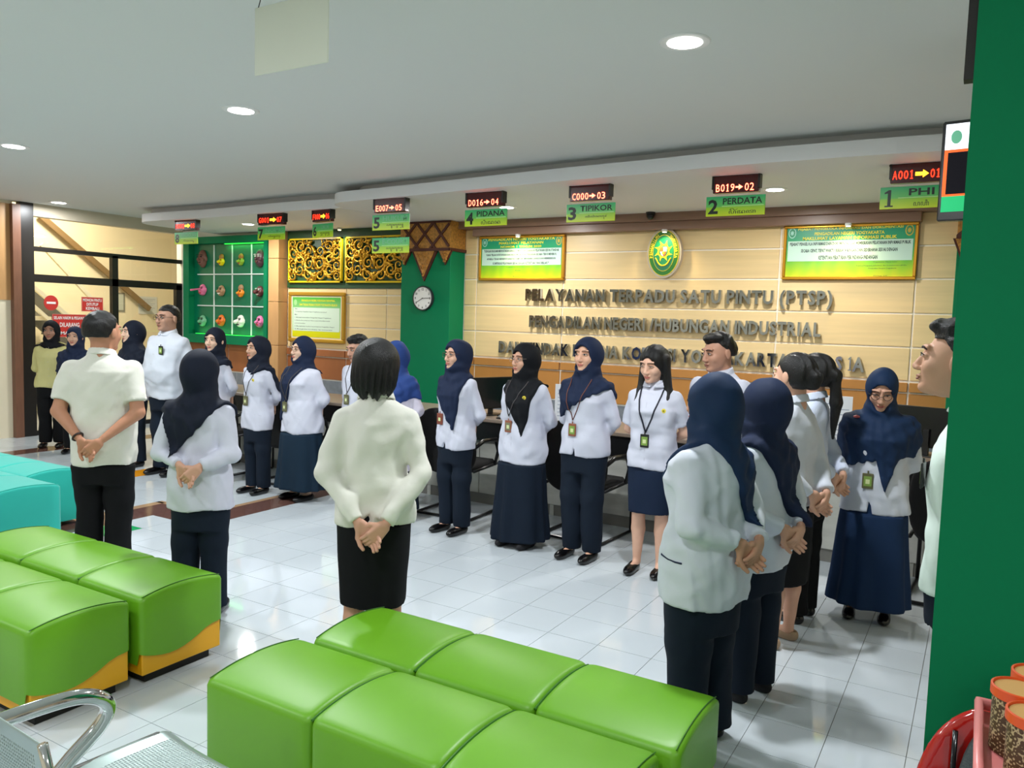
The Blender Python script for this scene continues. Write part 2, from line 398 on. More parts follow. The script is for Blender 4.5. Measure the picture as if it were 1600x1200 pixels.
rp_ = thing('green_pillar', 'green rear pillar with a carved crown, mostly hidden behind the near green pillar', 'pillar', (2.38, 3.9, 0))
MB().box(-.365, .365, 0, .3, 0, 2.855, .004).build('shaft', M_green, rp_)
MB().box(-.37, .37, -.02, .3, 2.52, 2.77).build('crown_block', M_carv, rp_)
b = MB()
for cx in (-.245, 0, .245): strip2(b, cx-.12, 2.53, cx+.12, 2.76, .026, -.035, -.015); strip2(b, cx+.12, 2.53, cx-.12, 2.76, .026, -.036, -.016)
b.box(-.375, .375, -.04, -.015, 2.505, 2.535).build('lattice_strip', M_dkw, rp_)
for cx, hw, dz in ((-.30, .1, .26), (0, .19, .36), (.3, .1, .26)): MB().prism([(cx-hw, 2.51), (cx, 2.51-dz), (cx+hw, 2.51)], -.02, 0).build('pendant_border', M_dkw, rp_); MB().prism([(cx-hw*.8, 2.505), (cx, 2.51-dz*.84), (cx+hw*.8, 2.505)], -.032, -.02).build('pendant_carving', M_carv, rp_)

# mask niche: green frame with recessed back and thin white grid
M_greenD = mat('deep green niche', '006e4c', .35)
M_led = mat('green lit strip', '30ff50', emit=1.2)
ni = thing('mask_niche', 'green framed wall niche with white grid lines for twelve masks', 'display niche', (-7.35, YB, 0))
b = MB().box(-.92, -.79, -.12, .01, 1.24, 2.815).box(.83, .9, -.12, .01, 1.24, 2.815).box(-.79, .83, -.12, .01, 2.715, 2.815).box(-.79, .83, -.12, .01, 1.24, 1.37)
b.build('frame', M_green, ni)
MB().box(-.79, .83, -.02, .01, 1.37, 2.715).build('back_panel', M_greenD, ni)
M_wline = mat('white strip', 'dfe8e2', .4)
for x in (-.33, .07, .48): MB().box(x-.007, x+.007, -.035, -.018, 1.38, 2.70).build('grid_bar', M_wline, ni)
for z in (1.80, 2.267): MB().box(-.7, .79, -.036, -.019, z-.008, z+.008).build('grid_bar', M_wline, ni)
MB().box(-.05, .8, -.07, -.05, 2.700, 2.713).build('light_strip', M_led, ni)
MB().box(-.7, .8, -.07, -.05, 1.372, 1.38).build('light_strip', M_led, ni)
area('niche_glow', (-6.95, YB-.06, 2.69), .9, .9, (.25, 1, .3), sy=.03)
area('niche_glow', (-7.3, YB-.06, 1.39), .8, 1.4, (.25, 1, .3), rot=(math.pi, 0, 0), sy=.03)

# gold carved panels on dark green board
M_gold = mat('carved gold', 'd9a531', .3, .75, bump=.4, bscale=60); M_yel = mat('yellow gilt frame', 'e8c60a', .35)
M_dgreen = mat('dark green board', '1f4a28', .45)
gb = thing('carving_board', 'dark green board behind the two gold carved panels', 'board', (-5.0, YB, 0))
MB().box(-1.16, 1.09, -.018, .011, 2.075, 2.855, .003).build('board', M_dgreen, gb)
def spiral(b, cx, cz, r0, turns, a0, sgn, y, th):
    n = int(16*turns); pts = []; rr = []
    for i in range(n+1):
        t = i/n; a = a0+sgn*t*turns*2*math.pi; r = r0*(1-t)**.8+.006
        pts.append((cx+r*math.cos(a), y-.006*math.sin(t*3), cz+r*math.sin(a))); rr.append(th*(1-.55*t))
    b.tube(pts, rr, 6)
def leaf(b, x, z, L, a, y, wd=.35):
    n = 6; pts = []; rr = []
    for i in range(n+1):
        t = i/n; aa = a+.9*t; pts.append((x+L*t*math.cos(aa), y-.01*math.sin(3*t), z+L*t*math.sin(aa))); rr.append(max(.002, L*wd*math.sin(math.pi*min(1, t*.9+.08))*.5))
    b.tube(pts, rr, 6)
def ornament(name, label, cx, wd, lit):
    t = thing(name, label, 'wall carving', (cx, YB-.0185, 2.447), group=None)
    h = .30; W = wd/2
    b = MB().box(-W, W, -.035, 0, h-.022, h).box(-W, W, -.035, 0, -h, -h+.022).box(-W, -W+.022, -.035, 0, -h, h).box(W-.022, W, -.035, 0, -h, h)
    b.build('frame', M_yel, t)
    b = MB(); rs = random.Random(3)
    for s in (-1, 1):
        for (x, z, r, tu, a0, sg) in ((.09, -.04, .075, 1.4, 1.57, -1), (.10, .12, .07, 1.3, -1.57, 1), (.10, -.19, .075, 1.4, 1.2, -1), (.24, .19, .085, 1.5, -2, 1), (.25, .03, .08, 1.4, 2.5, -1), (.26, -.13, .075, 1.5, .5, -1), (.37, .1, .08, 1.4, -2.4, 1), (.38, -.07, .07, 1.5, 1.5, -1), (.38, -.21, .06, 1.4, 1, -1), (.39, .235, .05, 1.2, 2, 1), (.16, .25, .045, 1.2, 0, 1)):
            spiral(b, s*x, z, r, tu, a0 if s > 0 else math.pi-a0, sg*s, -.021, .0155)
            for k in range(4):
                a = rs.random()*6.28; leaf(b, s*(x+r*.9*math.cos(a)), z+r*.9*math.sin(a), .055+.03*rs.random(), (a+.6) if s > 0 else math.pi-(a+.6), -.022, .55)
        b.tube([(0, -.022, -.28), (s*.04, -.022, -.2), (s*.16, -.022, -.12), (s*.19, -.022, .02), (s*.32, -.022, .1), (s*.43, -.022, .22)], [.02, .019, .016, .015, .014, .01], 6)
    leaf(b, 0, -.1, .16, 1.1, -.02, .35); leaf(b, 0, -.27, .12, 1.2, -.02, .5); leaf(b, 0, .06, .17, 1.2, -.02, .3)
    xs = W-.024
    b.v = [(max(-xs, min(xs, p[0]*W/.46)), min(-.001, p[1]), max(-.277, min(.277, p[2]))) for p in b.v]
    b.build('scroll_carving', M_gold, t, True)
ornament('carved_panel', 'gold scroll carving in yellow frame beside the maple pilaster', -5.615, .985, 1)
ornament('carved_panel', 'gold scroll carving in yellow frame beside the green pillar', -4.565, .99, 0)

# ------------------------------------------------------------ left wall and glass partition
struct(MB().box(-8.62, -8.5, -8.3, 1.74, 0, 1.62).build('wall_left', M_wall))
struct(MB().box(-8.62, -8.49, -8.3, 1.70, 1.78, 3.0).build('wall_left_panel', M_wood)) 
struct(MB().box(-8.62, -8.5, -8.3, 1.74, 1.62, 1.78).box(-8.62, -8.5, -8.3, 1.74, 3.0, CEIL).build('wall_left_upper', M_wall))
M_fr = mat('black aluminium frame', '15110f', .35)
struct(MB().box(-8.60, -8.42, 1.70, 1.80, 0, CEIL-.04).build('trim_5', mat('brown wood jamb', '7a5340', .4, var=.1, stretch=(3, 3, .5))))
win = MB()
X0 = -8.53; X1 = -8.46
win.box(X0, X1+.02, 1.80, 1.97, 0, CEIL).box(X0, X1, 1.97, YB, 2.43, 2.49).box(X0, X1, 1.97, YB, 2.03, 2.13).box(X0, X1, 3.06, 3.15, 1.3, 2.46).box(X0, X1, 4.1, YB, 0, 2.1)
win.box(X0, X1, 1.97, 4.1, 0, .06)
window = struct(win.build('window_1', M_fr))
g = bpy.data.materials.new('clear glass'); g.use_nodes = True; nt = g.node_tree; nt.nodes.clear()
o_ = nt.nodes.new('ShaderNodeOutputMaterial'); mx = nt.nodes.new('ShaderNodeMixShader'); tr = nt.nodes.new('ShaderNodeBsdfTransparent'); gl = nt.nodes.new('ShaderNodeBsdfGlossy'); fr = nt.nodes.new('ShaderNodeFresnel')
gl.inputs['Roughness'].default_value = .02; fr.inputs[0].default_value = 1.35
nt.links.new(fr.outputs[0], mx.inputs[0]); nt.links.new(tr.outputs[0], mx.inputs[1]); nt.links.new(gl.outputs[0], mx.inputs[2]); nt.links.new(mx.outputs[0], o_.inputs[0])
for (y0, y1, z0, z1) in ((1.97, 3.06, 2.13, 2.43), (3.15, YB, 2.13, 2.43), (1.97, 3.06, .06, 2.03), (3.15, 4.1, .06, 2.03), (1.97, YB, 2.49, 2.86)):
    MB().box(-8.5, -8.494, y0, y1, z0, z1).build('glass_pane', g, window)
struct(MB().box(-8.6, -8.44, 1.97, YB, 2.88, CEIL).build('trim_6', mat('cornice cream', 'c9bda8', .6)))
# stairwell behind the glass
M_cream = mat('stairwell cream paint', 'f3e3b6', .7)
struct(MB().box(-11.15, -11, -.5, 7, 0, 4.2).box(-11, -8.6, 6.9, 7, 0, 4.2).box(-11, -8.6, -.6, -.5, 0, 4.2).build('wall_stairwell', M_cream))
struct(MB().box(-11.1, -8.6, -.5, 7, 4.1, 4.2).build('ceiling_stairwell', M_cream))
area('stairwell_lamp', (-9.7, 3.2, 3.9), 130, 1.2, (1, .93, .8), sy=.4)
st = thing('staircase', 'staircase with cream handrails behind the glass partition', 'staircase', (0, 0, 0))
def slope_bar(X, y0, z0, y1, z1, wd, th, name, m):
    L = math.hypot(y1-y0, z1-z0); ny, nz = -(z1-z0)/L*wd/2, (y1-y0)/L*wd/2
    v = [(X, y0-ny, z0-nz), (X, y1-ny, z1-nz), (X, y1+ny, z1+nz), (X, y0+ny, z0+nz)]
    v += [(X+th, a, b) for _, a, b in v]
    MB().add(v, [(0, 3, 2, 1), (4, 5, 6, 7), (0, 1, 5, 4), (1, 2, 6, 5), (2, 3, 7, 6), (3, 0, 4, 7)]).build(name, m, st)
M_bronze = mat('brown steel stringer', '8d7045', .5); M_hand = mat('cream handrail', 'fff4cc', .4); M_tread = mat('grey stair tread', '6d6a5c', .5)
slope_bar(-10.95, 3.4, 3.18, 5.35, 1.72, .09, .05, 'wall_stringer', M_bronze)
slope_bar(-10.0, 2.9, 2.64, 4.6, .92, .06, .05, 'handrail', M_hand)
slope_bar(-9.95, 2.5, 2.2, 4.2, .8, .055, .05, 'handrail', M_hand)
slope_bar(-9.95, 2.5, 1.93, 3.6, .95, .05, .05, 'handrail', M_hand)
slope_bar(-10.3, 2.45, 2.18, 3.6, 1.1, .42, .06, 'stringer', M_tread)
for k in range(9): MB().box(-10.9, -10.3, 2.4+k*.14, 2.56+k*.14, 2.1-k*.12, 2.13-k*.12).build('tread', M_tread, st)
MB().box(-10.9, -10.0, 2.5, 3.05, 1.50, 1.56).build('landing', M_hand, st)
nb = thing('notice_board', 'small grey framed notice on the stairwell wall', 'notice', (-11, 4.815, 1.83), 90)
MB().box(-.09, .09, -.012, 0, -.17, .17, .003).build('frame', mat('grey frame', '8f8a72', .5), nb); MB().box(-.06, .06, -.015, -.012, -.14, .14).build('sheet', mat('pale sheet', 'c9c9ae', .6), nb)
nb = thing('paper_notice', 'wide pale paper taped on the stairwell wall', 'paper', (-10.995, 5.36, 1.79), 90)
MB().box(-.19, .19, -.004, 0, -.16, .16).build('sheet', mat('pale paper', 'dcdccb', .6), nb)
b = MB()
for k in range(9): b.box(-.15, .15-.05*(k % 3), -.0055, -.004, .11-k*.027, .118-k*.027)
b.build('print', mat('faint print', 'b5b9b0', .7), nb)
# signs on the glass
M_red = mat('red sign', 'c8322c', .45); M_wt = mat('white print', 'f5f0ee', .5)
no = thing('no_entry_sign', 'round red no entry sign stuck on the glass', 'sign', (-8.49, 2.205, 1.762), 90)
MB().prism([(.095*math.cos(i*math.pi/16), .1*math.sin(i*math.pi/16)) for i in range(32)], -.006, 0).build('disc', M_red, no)
MB().box(-.06, .06, -.008, -.006, -.014, .014).build('white_bar', M_wt, no)
for nm, lb, y, z, W, H, lines in (('door_sign', 'small red sign reading MOHON PINTU DITUTUP KEMBALI on the glass', 2.775, 1.76, .31, .2, [('MOHON PINTU', .058, .27), ('DITUTUP', 0, .17), ('KEMBALI', -.058, .19)]),
        ('staff_sign', 'large red sign reading SELAIN HAKIM & PEGAWAI DILARANG MASUK on the glass', 2.45, 1.46, .47, .31, [('SELAIN HAKIM & PEGAWAI', .105, .43), ('DILARANG', .012, .27), ('MASUK', -.1, .25)])):
    t = thing(nm, lb, 'sign', (-8.488, y, z), 90)
    MB().box(-W/2, W/2, -.005, 0, -H/2, H/2).build('board', M_red, t)
    b = MB(); e = .006
    b.box(-W/2, W/2, -.007, -.005, H/2-e, H/2).box(-W/2, W/2, -.007, -.005, -H/2, -H/2+e).box(-W/2, -W/2+e, -.007, -.005, -H/2, H/2).box(W/2-e, W/2, -.007, -.005, -H/2, H/2)
    b.build('border', mat('pink border', 'e08a80', .5), t)
    for s, dz, wd in lines: text(s, M_wt, t, 0, dz, -.007, width=wd, height=.06 if s == 'DILARANG' else .042, bold=.02)
sw = thing('light_switch', 'small white light switch beside the mask niche', 'switch', (-8.33, YB-.0, 1.43))
MB().box(-.04, .04, -.012, .02, -.055, .055, .004).build('plate', M_wt, sw); MB().box(-.015, .015, -.017, -.012, -.025, .025).build('rocker', mat('grey rocker', 'd0d0d0', .4), sw)

# foreground green pillar, right edge of the view
struct(MB().box(2.193, 3.3, -1.545, -.95, 0, CEIL).build('wall_pillar', mat('dark green pillar paint', '006e44', .7, spec=.15, var=.04, scale=1.2)))
bt = MB().box(2.172, 2.1935, -1.53, -1.49, 2.32, CEIL).build('pillar_batten', M_fr); tag(bt, 'dark thin batten on the upper edge of the near green pillar', 'batten')

# ------------------------------------------------------------ lamps
M_lampon = mat('lamp glow', 'fffdf8', emit=14); M_rim = mat('white rim', 'e8e8e8', .4)
def downlight(x, y, z, label, r=.09):
    t = thing('downlight', label, 'ceiling light', (x, y, z))
    MB().lathe([(r*.8, -.004), (r*1.15, -.004), (r*1.2, 0), (r*1.2, .01), (r*.8, .01)], n=28).build('trim_ring', M_rim, t)
    MB().lathe([(.001, -.006), (r*.82, -.006), (r*.82, .0), (.001, .0)], n=24).build('diffuser', M_lampon, t)
LB = ['round ceiling downlight above the right of the gathering, brightest one in view', 'round ceiling downlight left of the hanging blank board', 'round ceiling downlight at the left edge of the view', 'small ceiling downlight nearest the glass partition']
for i, (x, y) in enumerate(LAMPS): downlight(x, y, CEIL-.002, LB[i] if i < 4 else 'round ceiling downlight behind the viewer, row %s' % ['nearest on the right', 'nearest at centre', 'nearest on the left', 'by the far right wall', 'rear centre', 'rear right', 'rear left'][i-4], .1)
for (x, y), lb in zip(SOFLAMPS, ['canopy downlight beside queue display G001', 'canopy downlight beside queue display D016', 'canopy downlight beside queue display B019']): downlight(x, y, cz-.002, lb, .085)
M_spot = mat('warm spot glow', 'fff0b0', emit=18)
for x, lb in ((-2.36, 'small warm spotlight above the left green poster'), (-.62, 'small warm spotlight above the court emblem'), (1.13, 'small warm spotlight above the right green poster'), (-5.08, 'small spotlight above the gap between the gold carvings')):
    yy = YB-.15 if x > -5 else YB-.14; zz = 2.688 if x > -5 else 2.853
    t = thing('wall_spotlight', lb, 'spotlight', (x, yy, zz))
    MB().lathe([(.022, -.028), (.03, -.02), (.03, 0)], n=14).build('housing', M_rim, t, True); MB().lathe([(.001, -.031), (.02, -.03), (.02, -.027)], n=14).build('bulb', M_spot, t)
    l = bpy.data.lights.new('spot', 'SPOT'); l.energy = 15 if x > -5 else 14; l.spot_size = 2.2; l.spot_blend = .9; l.color = (1, .78, .42) if x > -5 else (1, .95, .8); l.shadow_soft_size = .02
    o = bpy.data.objects.new('spot_lamp', l); o.location = (x, yy-.03, zz-.04); o.rotation_euler = (math.radians(14), 0, 0); C.objects.link(o)
cc = thing('cctv_camera', 'black dome camera on the brown cornice above the emblem', 'camera', (-.76, YB-.2, 2.86))
MB().lathe([(.045, -.02), (.05, 0)], n=16).build('mount', M_fr, cc, True); MB().lathe([(.005, -.075), (.025, -.068), (.04, -.045), (.042, -.02)], n=16).build('dome', mat('black gloss', '0a0a0c', .12), cc, True)

# ================================================================== THINGS ON THE WALL
M_chrome = mat('polished steel letter', 'aeb2b8', .08, 1)
def char_line(name, label, s, x0, x1, z, H):
    t = thing(name, label, 'lettering', ((x0+x1)/2, YB, z), group=None); mid = (x0+x1)/2
    cache = {}; widths = []
    me, co = text_data('I', 2, .02); capH = co[:, 1].max()-co[:, 1].min(); bpy.data.meshes.remove(me)
    infos = []
    x = 0
    for ch in s:
        if ch == ' ': x += .32; continue
        if ch not in cache:
            me, co = text_data(ch, 2, .034, .5); cache[ch] = (me, co, co[:, 0].min(), co[:, 0].max())
        me, co, a, b = cache[ch]; infos.append((ch, x)); x += (b-a)+.085
    tot = x-.085; sx = (x1-x0)/tot; sy = H/capH
    done = {}
    for ch, px in infos:
        me, co, a, b = cache[ch]
        if ch == '1': MB().prism([(px*sx-(x1-x0)/2+(q[0]+.12)*.115, q[1]*H) for q in ONE], -.06, -.02).build('letter', M_chrome, t); continue
        if ch not in done:
            v = np.c_[(co[:, 0]-a)*sx, -.035-(co[:, 2])*.05, (co[:, 1]-capH/2)*sy]
            me.vertices.foreach_set('co', v.astype(np.float32).ravel()); me.materials.clear(); me.materials.append(M_chrome); me.name = 'letter'; me.update(); done[ch] = me
        link(done[ch], 'letter', None, t, (px*sx-(x1-x0)/2, 0, 0))
char_line('wall_lettering', 'top line of steel wall letters reading PELAYANAN TERPADU SATU PINTU (PTSP)', 'PELAYANAN TERPADU SATU PINTU (PTSP)', -2.29, 1.02, 2.015, .13)
char_line('wall_lettering', 'middle line of steel wall letters reading PENGADILAN NEGERI/HUBUNGAN INDUSTRIAL', 'PENGADILAN NEGERI /HUBUNGAN INDUSTRIAL', -2.23, .93, 1.715, .13)
char_line('wall_lettering', 'bottom line of steel wall letters reading DAN TINDAK PIDANA KORUPSI YOGYAKARTA KELAS 1A', 'DAN TINDAK PIDANA KORUPSI YOGYAKARTA KELAS 1A', -2.63, 1.33, 1.405, .13)

def ellipse(rx, rz, n=40, a0=0, a1=360): return [(rx*math.cos(math.radians(a0+(a1-a0)*i/n)), rz*math.sin(math.radians(a0+(a1-a0)*i/n))) for i in range(n)]
M_eg = mat('emblem green', '0b7a4a', .3); M_ey = mat('emblem yellow', 'f2dd20', .35); M_erim = mat('emblem grey rim', 'cbbfae', .4)
def text_arc(body, m, parent, rx, rz, a0, a1, h, y, flip=1):
    n = len(body)
    for i, ch in enumerate(body):
        if ch == ' ': continue
        a = math.radians(a0+(a1-a0)*(i+.5)/n); me, co = text_data(ch, 1, .03)
        x0, x1 = co[:, 0].min(), co[:, 0].max(); s = h/.73
        X = (co[:, 0]-(x0+x1)/2)*s; Z = (co[:, 1]-.36)*s
        dx, dz = -rx*math.sin(a), rz*math.cos(a); L = math.hypot(dx, dz); dx, dz = dx/L, dz/L
        if flip > 0: dx, dz = -dx, -dz
        out = np.c_[rx*math.cos(a)+X*dx-Z*dz, np.full(len(X), y), rz*math.sin(a)+X*dz+Z*dx]
        me.vertices.foreach_set('co', out.astype(np.float32).ravel()); me.materials.clear(); me.update(); link(me, 'lettering', m, parent)
em = thing('court_emblem', 'oval green and yellow court emblem with sun and shield', 'emblem', (-.645, YB, 2.455))
MB().prism(ellipse(.185, .256), -.07, 0).build('rim', M_erim, em)
MB().prism(ellipse(.165, .235), -.078, -.07).build('border', M_ey, em)
MB().prism(ellipse(.158, .228), -.080, -.078).build('ring', mat('emblem dark green', '1d6b1e', .4), em)
MB().prism(ellipse(.118, .188), -.082, -.080).build('inner_border', M_ey, em)
MB().prism(ellipse(.112, .182), -.084, -.082).build('field', M_eg, em)
sun = []
for k in range(8):
    a = math.radians(k*45+10)
    for da, r in ((-.3, .062), (.0, .066), (.28, .105), (.32, .07)): sun.append((r*math.cos(a+da), .02+r*1.1*math.sin(a+da)))
MB().prism(sun, -.087, -.084).build('sun', M_ey, em)
MB().prism([(p[0]*.048, .02+p[1]*.055) for p in ellipse(1, 1, 24)], -.089, -.087).build('shield_ring', M_eg, em)
sh = [(-.036, .06), (.036, .06), (.036, .01), (.02, -.022), (0, -.034), (-.02, -.022), (-.036, .01)]
MB().prism(sh[::-1], -.091, -.089).build('shield', M_wt, em)
b = MB().prism([(-.036, .06), (-.036, .015), (0, .015), (0, .06)], -.0925, -.091).prism([(0, .015), (0, -.034), (.02, -.022), (.036, .01), (.036, .015)], -.0925, -.091)
b.build('shield_quarter', mat('emblem orange', 'e0642c', .4), em); MB().prism(ellipse(.012, .014, 12), -.095, -.0925).build('shield_star', M_ey, em)
b = MB().tube([(.075*math.cos(a), -.088, -.03+.1*math.sin(a)) for a in np.linspace(math.radians(205), math.radians(335), 12)], .007, 6)
b.tube([(-.085, -.088, -.05), (-.068, -.088, -.072)], .006, 6).tube([(.085, -.088, -.05), (.068, -.088, -.072)], .006, 6).build('ribbon', M_ey, em)
text_arc('PENGADILAN', M_ey, em, .136, .205, 195, 118, .028, -.0815)
text_arc('YOGYAKARTA', M_ey, em, .136, .205, 62, -15, .028, -.0815)
area('emblem_dummy', (0, 0, -5), 0.0, .01) if False else None

M_frame_g = mat('gilt frame', 'c08a1e', .3, .55); M_white_box = mat('pale mint box', 'cdeedd', .5); M_dktext = mat('dark print', '23403c', .5); M_ytext = mat('yellow print', 'f6ee3c', .45)
pm = ramp_mat('poster gradient', [(0, 'e2e012'), (.2, 'a8d60c'), (.42, '5fc032'), (.6, '20a860'), (1, '009a78')], -.25, .25, .4, noise=.05)
def poster(name, label, x0, x1, z0, z1, heads, body, foot):
    W = (x1-x0)/2; H = (z1-z0)/2
    t = thing(name, label, 'poster', ((x0+x1)/2, YB, (z0+z1)/2)); fw = .028
    b = MB()
    for q in ((-W, W, H-fw, H), (-W, W, -H, -H+fw), (-W, -W+fw, -H+fw, H-fw), (W-fw, W, -H+fw, H-fw)): b.box(q[0], q[1], -.05, 0, q[2], q[3], .006)
    b.build('frame', M_frame_g, t)
    MB().box(-W+fw, W-fw, -.034, -.01, -H+fw, H-fw).build('print', pm, t)
    MB().box(-W*.93, W*.93, -.036, -.034, -H*.32, H*.42).build('text_box', M_white_box, t)
    zz = H*.84
    for s, wd, hh in heads: text(s, M_ytext, t, 0, zz, -.0365, width=wd*2*W, height=hh, bold=.025); zz -= H*.165
    n = len(body)
    for i, (s, wd) in enumerate(body): text(s, M_dktext, t, 0, H*(.42-.74*(i+.5)/n), -.0365, width=wd*2*W, height=H*.74/n*.62, bold=.035, res=1)
    for s, x, z, wd in foot: text(s, M_dktext, t, x*W, z*H, -.0365, width=wd*2*W, height=.012, res=1)
    for sx, c in ((-1, 'a9e0d0'), (1, 'd8c24a')):
        MB().prism([(sx*W*.87+p[0]*.035, H*.72+p[1]*.05) for p in ellipse(1, 1, 18)], -.036, -.034).build('seal', mat('seal'+c, c, .5), t)
        MB().prism([(sx*W*.87+p[0]*.026, H*.72+p[1]*.04) for p in ellipse(1, 1, 18)], -.037, -.036).build('seal_field', mat('seal field', '2c9a6a', .5), t)
        st_ = [(sx*W*.87+(.022 if k % 2 else .011)*math.cos(k*math.pi/8), H*.72+(.03 if k % 2 else .014)*math.sin(k*math.pi/8)) for k in range(16)]
        MB().prism(st_, -.038, -.037).build('seal_star', mat('seal'+c, c, .5), t)
    return t
poster('service_pledge_poster', 'smaller green and yellow gilt framed pledge poster left of the emblem', -2.95, -1.82, 2.175, 2.69,
       [('PENGADILAN NEGERI YOGYAKARTA', .78, .032), ('MAKLUMAT PELAYANAN', .52, .03), ('NOMOR 1 TAHUN 2020', .48, .026)],
       [('"DENGAN INI KAMI MENYATAKAN SANGGUP MENYELENGGARAKAN PELAYANAN SESUAI STANDAR', .88), ('YANG TELAH DITETAPKAN DAN AKAN MELAKUKAN PERBAIKAN SECARA TERUS MENERUS,', .83), ('APABILA TIDAK MENEPATI JANJI INI, KAMI SIAP MENERIMA SANKSI DAN MEMBERIKAN', .81), ('KOMPENSASI PELAYANAN SESUAI DENGAN KETENTUAN YANG BERLAKU"', .66)],
       [('Yogyakarta, November 2020', -.05, -.4, .28), ('Ketua', -.05, -.55, .06), ('Ketua, S.H.', -.03, -.82, .13)])
poster('information_pledge_poster', 'larger green and yellow gilt framed information poster right of the emblem', .545, 1.702, 2.182, 2.695,
       [('PEJABAT PENGELOLA INFORMASI DAN DOKUMENTASI', .78, .03), ('PENGADILAN NEGERI YOGYAKARTA', .52, .03), ('MAKLUMAT LAYANAN INFORMASI PUBLIK', .7, .03)],
       [('PEJABAT PENGELOLA INFORMASI DAN DOKUMENTASI SIAP MEMBERIKAN PELAYANAN INFORMASI PUBLIK', .9), ('SECARA CEPAT, TEPAT WAKTU, BERBIAYA RINGAN DAN SEDERHANA SESUAI DENGAN', .72), ('KETENTUAN PERATURAN PERUNDANG-UNDANGAN', .44)],
       [('Yogyakarta, Maret 2021', .55, -.38, .17), ('Pejabat Pengelola Informasi dan Dokumentasi (PPID)', .5, -.5, .36), ('Pengadilan Negeri Yogyakarta', .52, -.6, .2), ('Herman, S.H.', .5, -.86, .1)])
# framed notice, left
t = thing('framed_notice', 'gilt framed green headed notice under the gold carvings', 'notice', (-5.59, YB, 1.675))
W, H = .52, .342; b = MB()
for q in ((-W, W, H-.05, H), (-W, W, -H, -H+.05), (-W, -W+.05, -H+.05, H-.05), (W-.05, W, -H+.05, H-.05)): b.box(q[0], q[1], -.05, 0, q[2], q[3], .01)
b.build('frame', mat('gold moulding', 'c79a35', .3, .5), t)
MB().box(-W+.05, W-.05, -.03, -.01, -H+.05, H-.05).build('mount', mat('ivory mount', 'e5dfc0', .5), t)
MB().box(-W+.075, W-.075, -.033, -.03, -H+.07, H-.07).build('print', ramp_mat('notice gradient', [(0, 'd8d000'), (.16, 'd6d81a'), (.2, 'b9dba0'), (.5, 'a8d6a0'), (1, '4fae3c')], -.27, .27, .3), t)
MB().box(-W+.09, W-.09, -.034, -.033, -.19, .13).build('text_box', mat('mint paper', 'd3e6d0', .5), t)
text('PENGADILAN NEGERI, HUBUNGAN INDUSTRIAL', M_ytext, t, .04, .225, -.0345, width=.62, height=.03, bold=.02); text('DAN TINDAK PIDANA KORUPSI YOGYAKARTA KELAS IA', M_ytext, t, .04, .17, -.0345, width=.7, height=.03, bold=.02)
for i, (s, wd) in enumerate([('Visi :', .06), ('"Terwujudnya Pengadilan Negeri Yogyakarta yang Agung"', .6), ('Misi :', .06), ('1. Menjaga kemandirian Pengadilan Negeri Yogyakarta', .68), ('2. Memberikan pelayanan hukum yang berkeadilan kepada', .66), ('   pencari keadilan', .2), ('3. Meningkatkan kualitas kepemimpinan Pengadilan Negeri', .74), ('4. Meningkatkan kredibilitas dan transparansi', .7)]):
    text(s, M_dktext, t, -.4, .112-.04*i, -.0345, width=wd, height=.017, align='L', res=1, bold=.01)
MB().prism([(-.39+p[0]*.03, .2+p[1]*.04) for p in ellipse(1, 1, 18)], -.0345, -.033).build('seal', mat('seal pale', '9fd38a', .5), t)

# clock
ck = thing('wall_clock', 'round white wall clock on the green pillar', 'clock', (-3.553, 3.9, 1.946))
def yl(prof, n=36):
    b = MB(); b.lathe(prof, n=n); b.v = [(x, z_, -y) if False else (x, -z, y) for x, y, z in b.v]; return b
yl([(.01, 0), (.148, 0), (.15, .02), (.146, .038), (.136, .04), (.134, .03), (.001, .03)]).build('case', mat('dark clock case', '2a2a30', .3), ck, .6)
yl([(.001, .0305), (.134, .0305), (.134, .033), (.001, .033)]).build('face', mat('clock face', 'f4f4f2', .3), ck)
for k in range(1, 13):
    a = math.radians(90-30*k); text(str(k), M_fr, ck, .108*math.cos(a), .108*math.sin(a), -.0345, height=.027, bold=.02, name='numeral')
b = MB()
for k in range(60):
    a = math.radians(6*k); b.tube([(.127*math.cos(a), -.034, .127*math.sin(a)), (.132*math.cos(a), -.034, .132*math.sin(a))], .001, 4)
b.build('minute_marks', M_fr, ck)
MB().tube([(0, -.036, 0), (-.085, -.036, -.047)], .0035, 5).build('hour_hand', M_fr, ck); MB().tube([(0, -.038, 0), (.112, -.038, .004)], .0028, 5).build('minute_hand', M_fr, ck)
yl([(.001, .033), (.006, .033), (.006, .041), (.001, .041)], 12).build('hub', M_fr, ck)

# queue displays hanging from the canopy
M_ledbox = mat('dark red display', '45070b', .25); M_digit = mat('red digits', 'ff2a12', emit=5); M_digity = mat('amber arrow', 'ffb020', emit=5); M_digitw = mat('hot digits', 'ff6048', emit=9)
M_sboard = ramp_mat('sign board gradient', [(0, 'd6e820'), (.42, '9ed42a'), (.5, '66c860'), (1, '22b070')], -.08, .08, .35)
M_black = mat('black print', '0c1a14', .4)
def led(body, m, parent, x, z, width, height, align='L'):
    n = len(body); cw = width/n; x0 = x if align == 'L' else x-width; b = MB(); 
    for i, ch in enumerate(body):
        cx = x0+cw*(i+.5)
        if ch == '1': b.prism([(cx+q[0]*cw*1.9, z+q[1]*height) for q in ONE], -.0325, -.031)
        else:
            me, co = text_data(ch, 2, .0); a0, a1 = co[:, 0].min(), co[:, 0].max(); c0, c1 = co[:, 1].min(), co[:, 1].max()
            b.add([(cx+((p[0]-a0)/(a1-a0)-.5)*cw*.78, -.0325, z+((p[1]-c0)/(c1-c0)-.5)*height) for p in co], [tuple(pl.vertices) for pl in me.polygons]); bpy.data.meshes.remove(me)
    b.build('digits', m, parent)
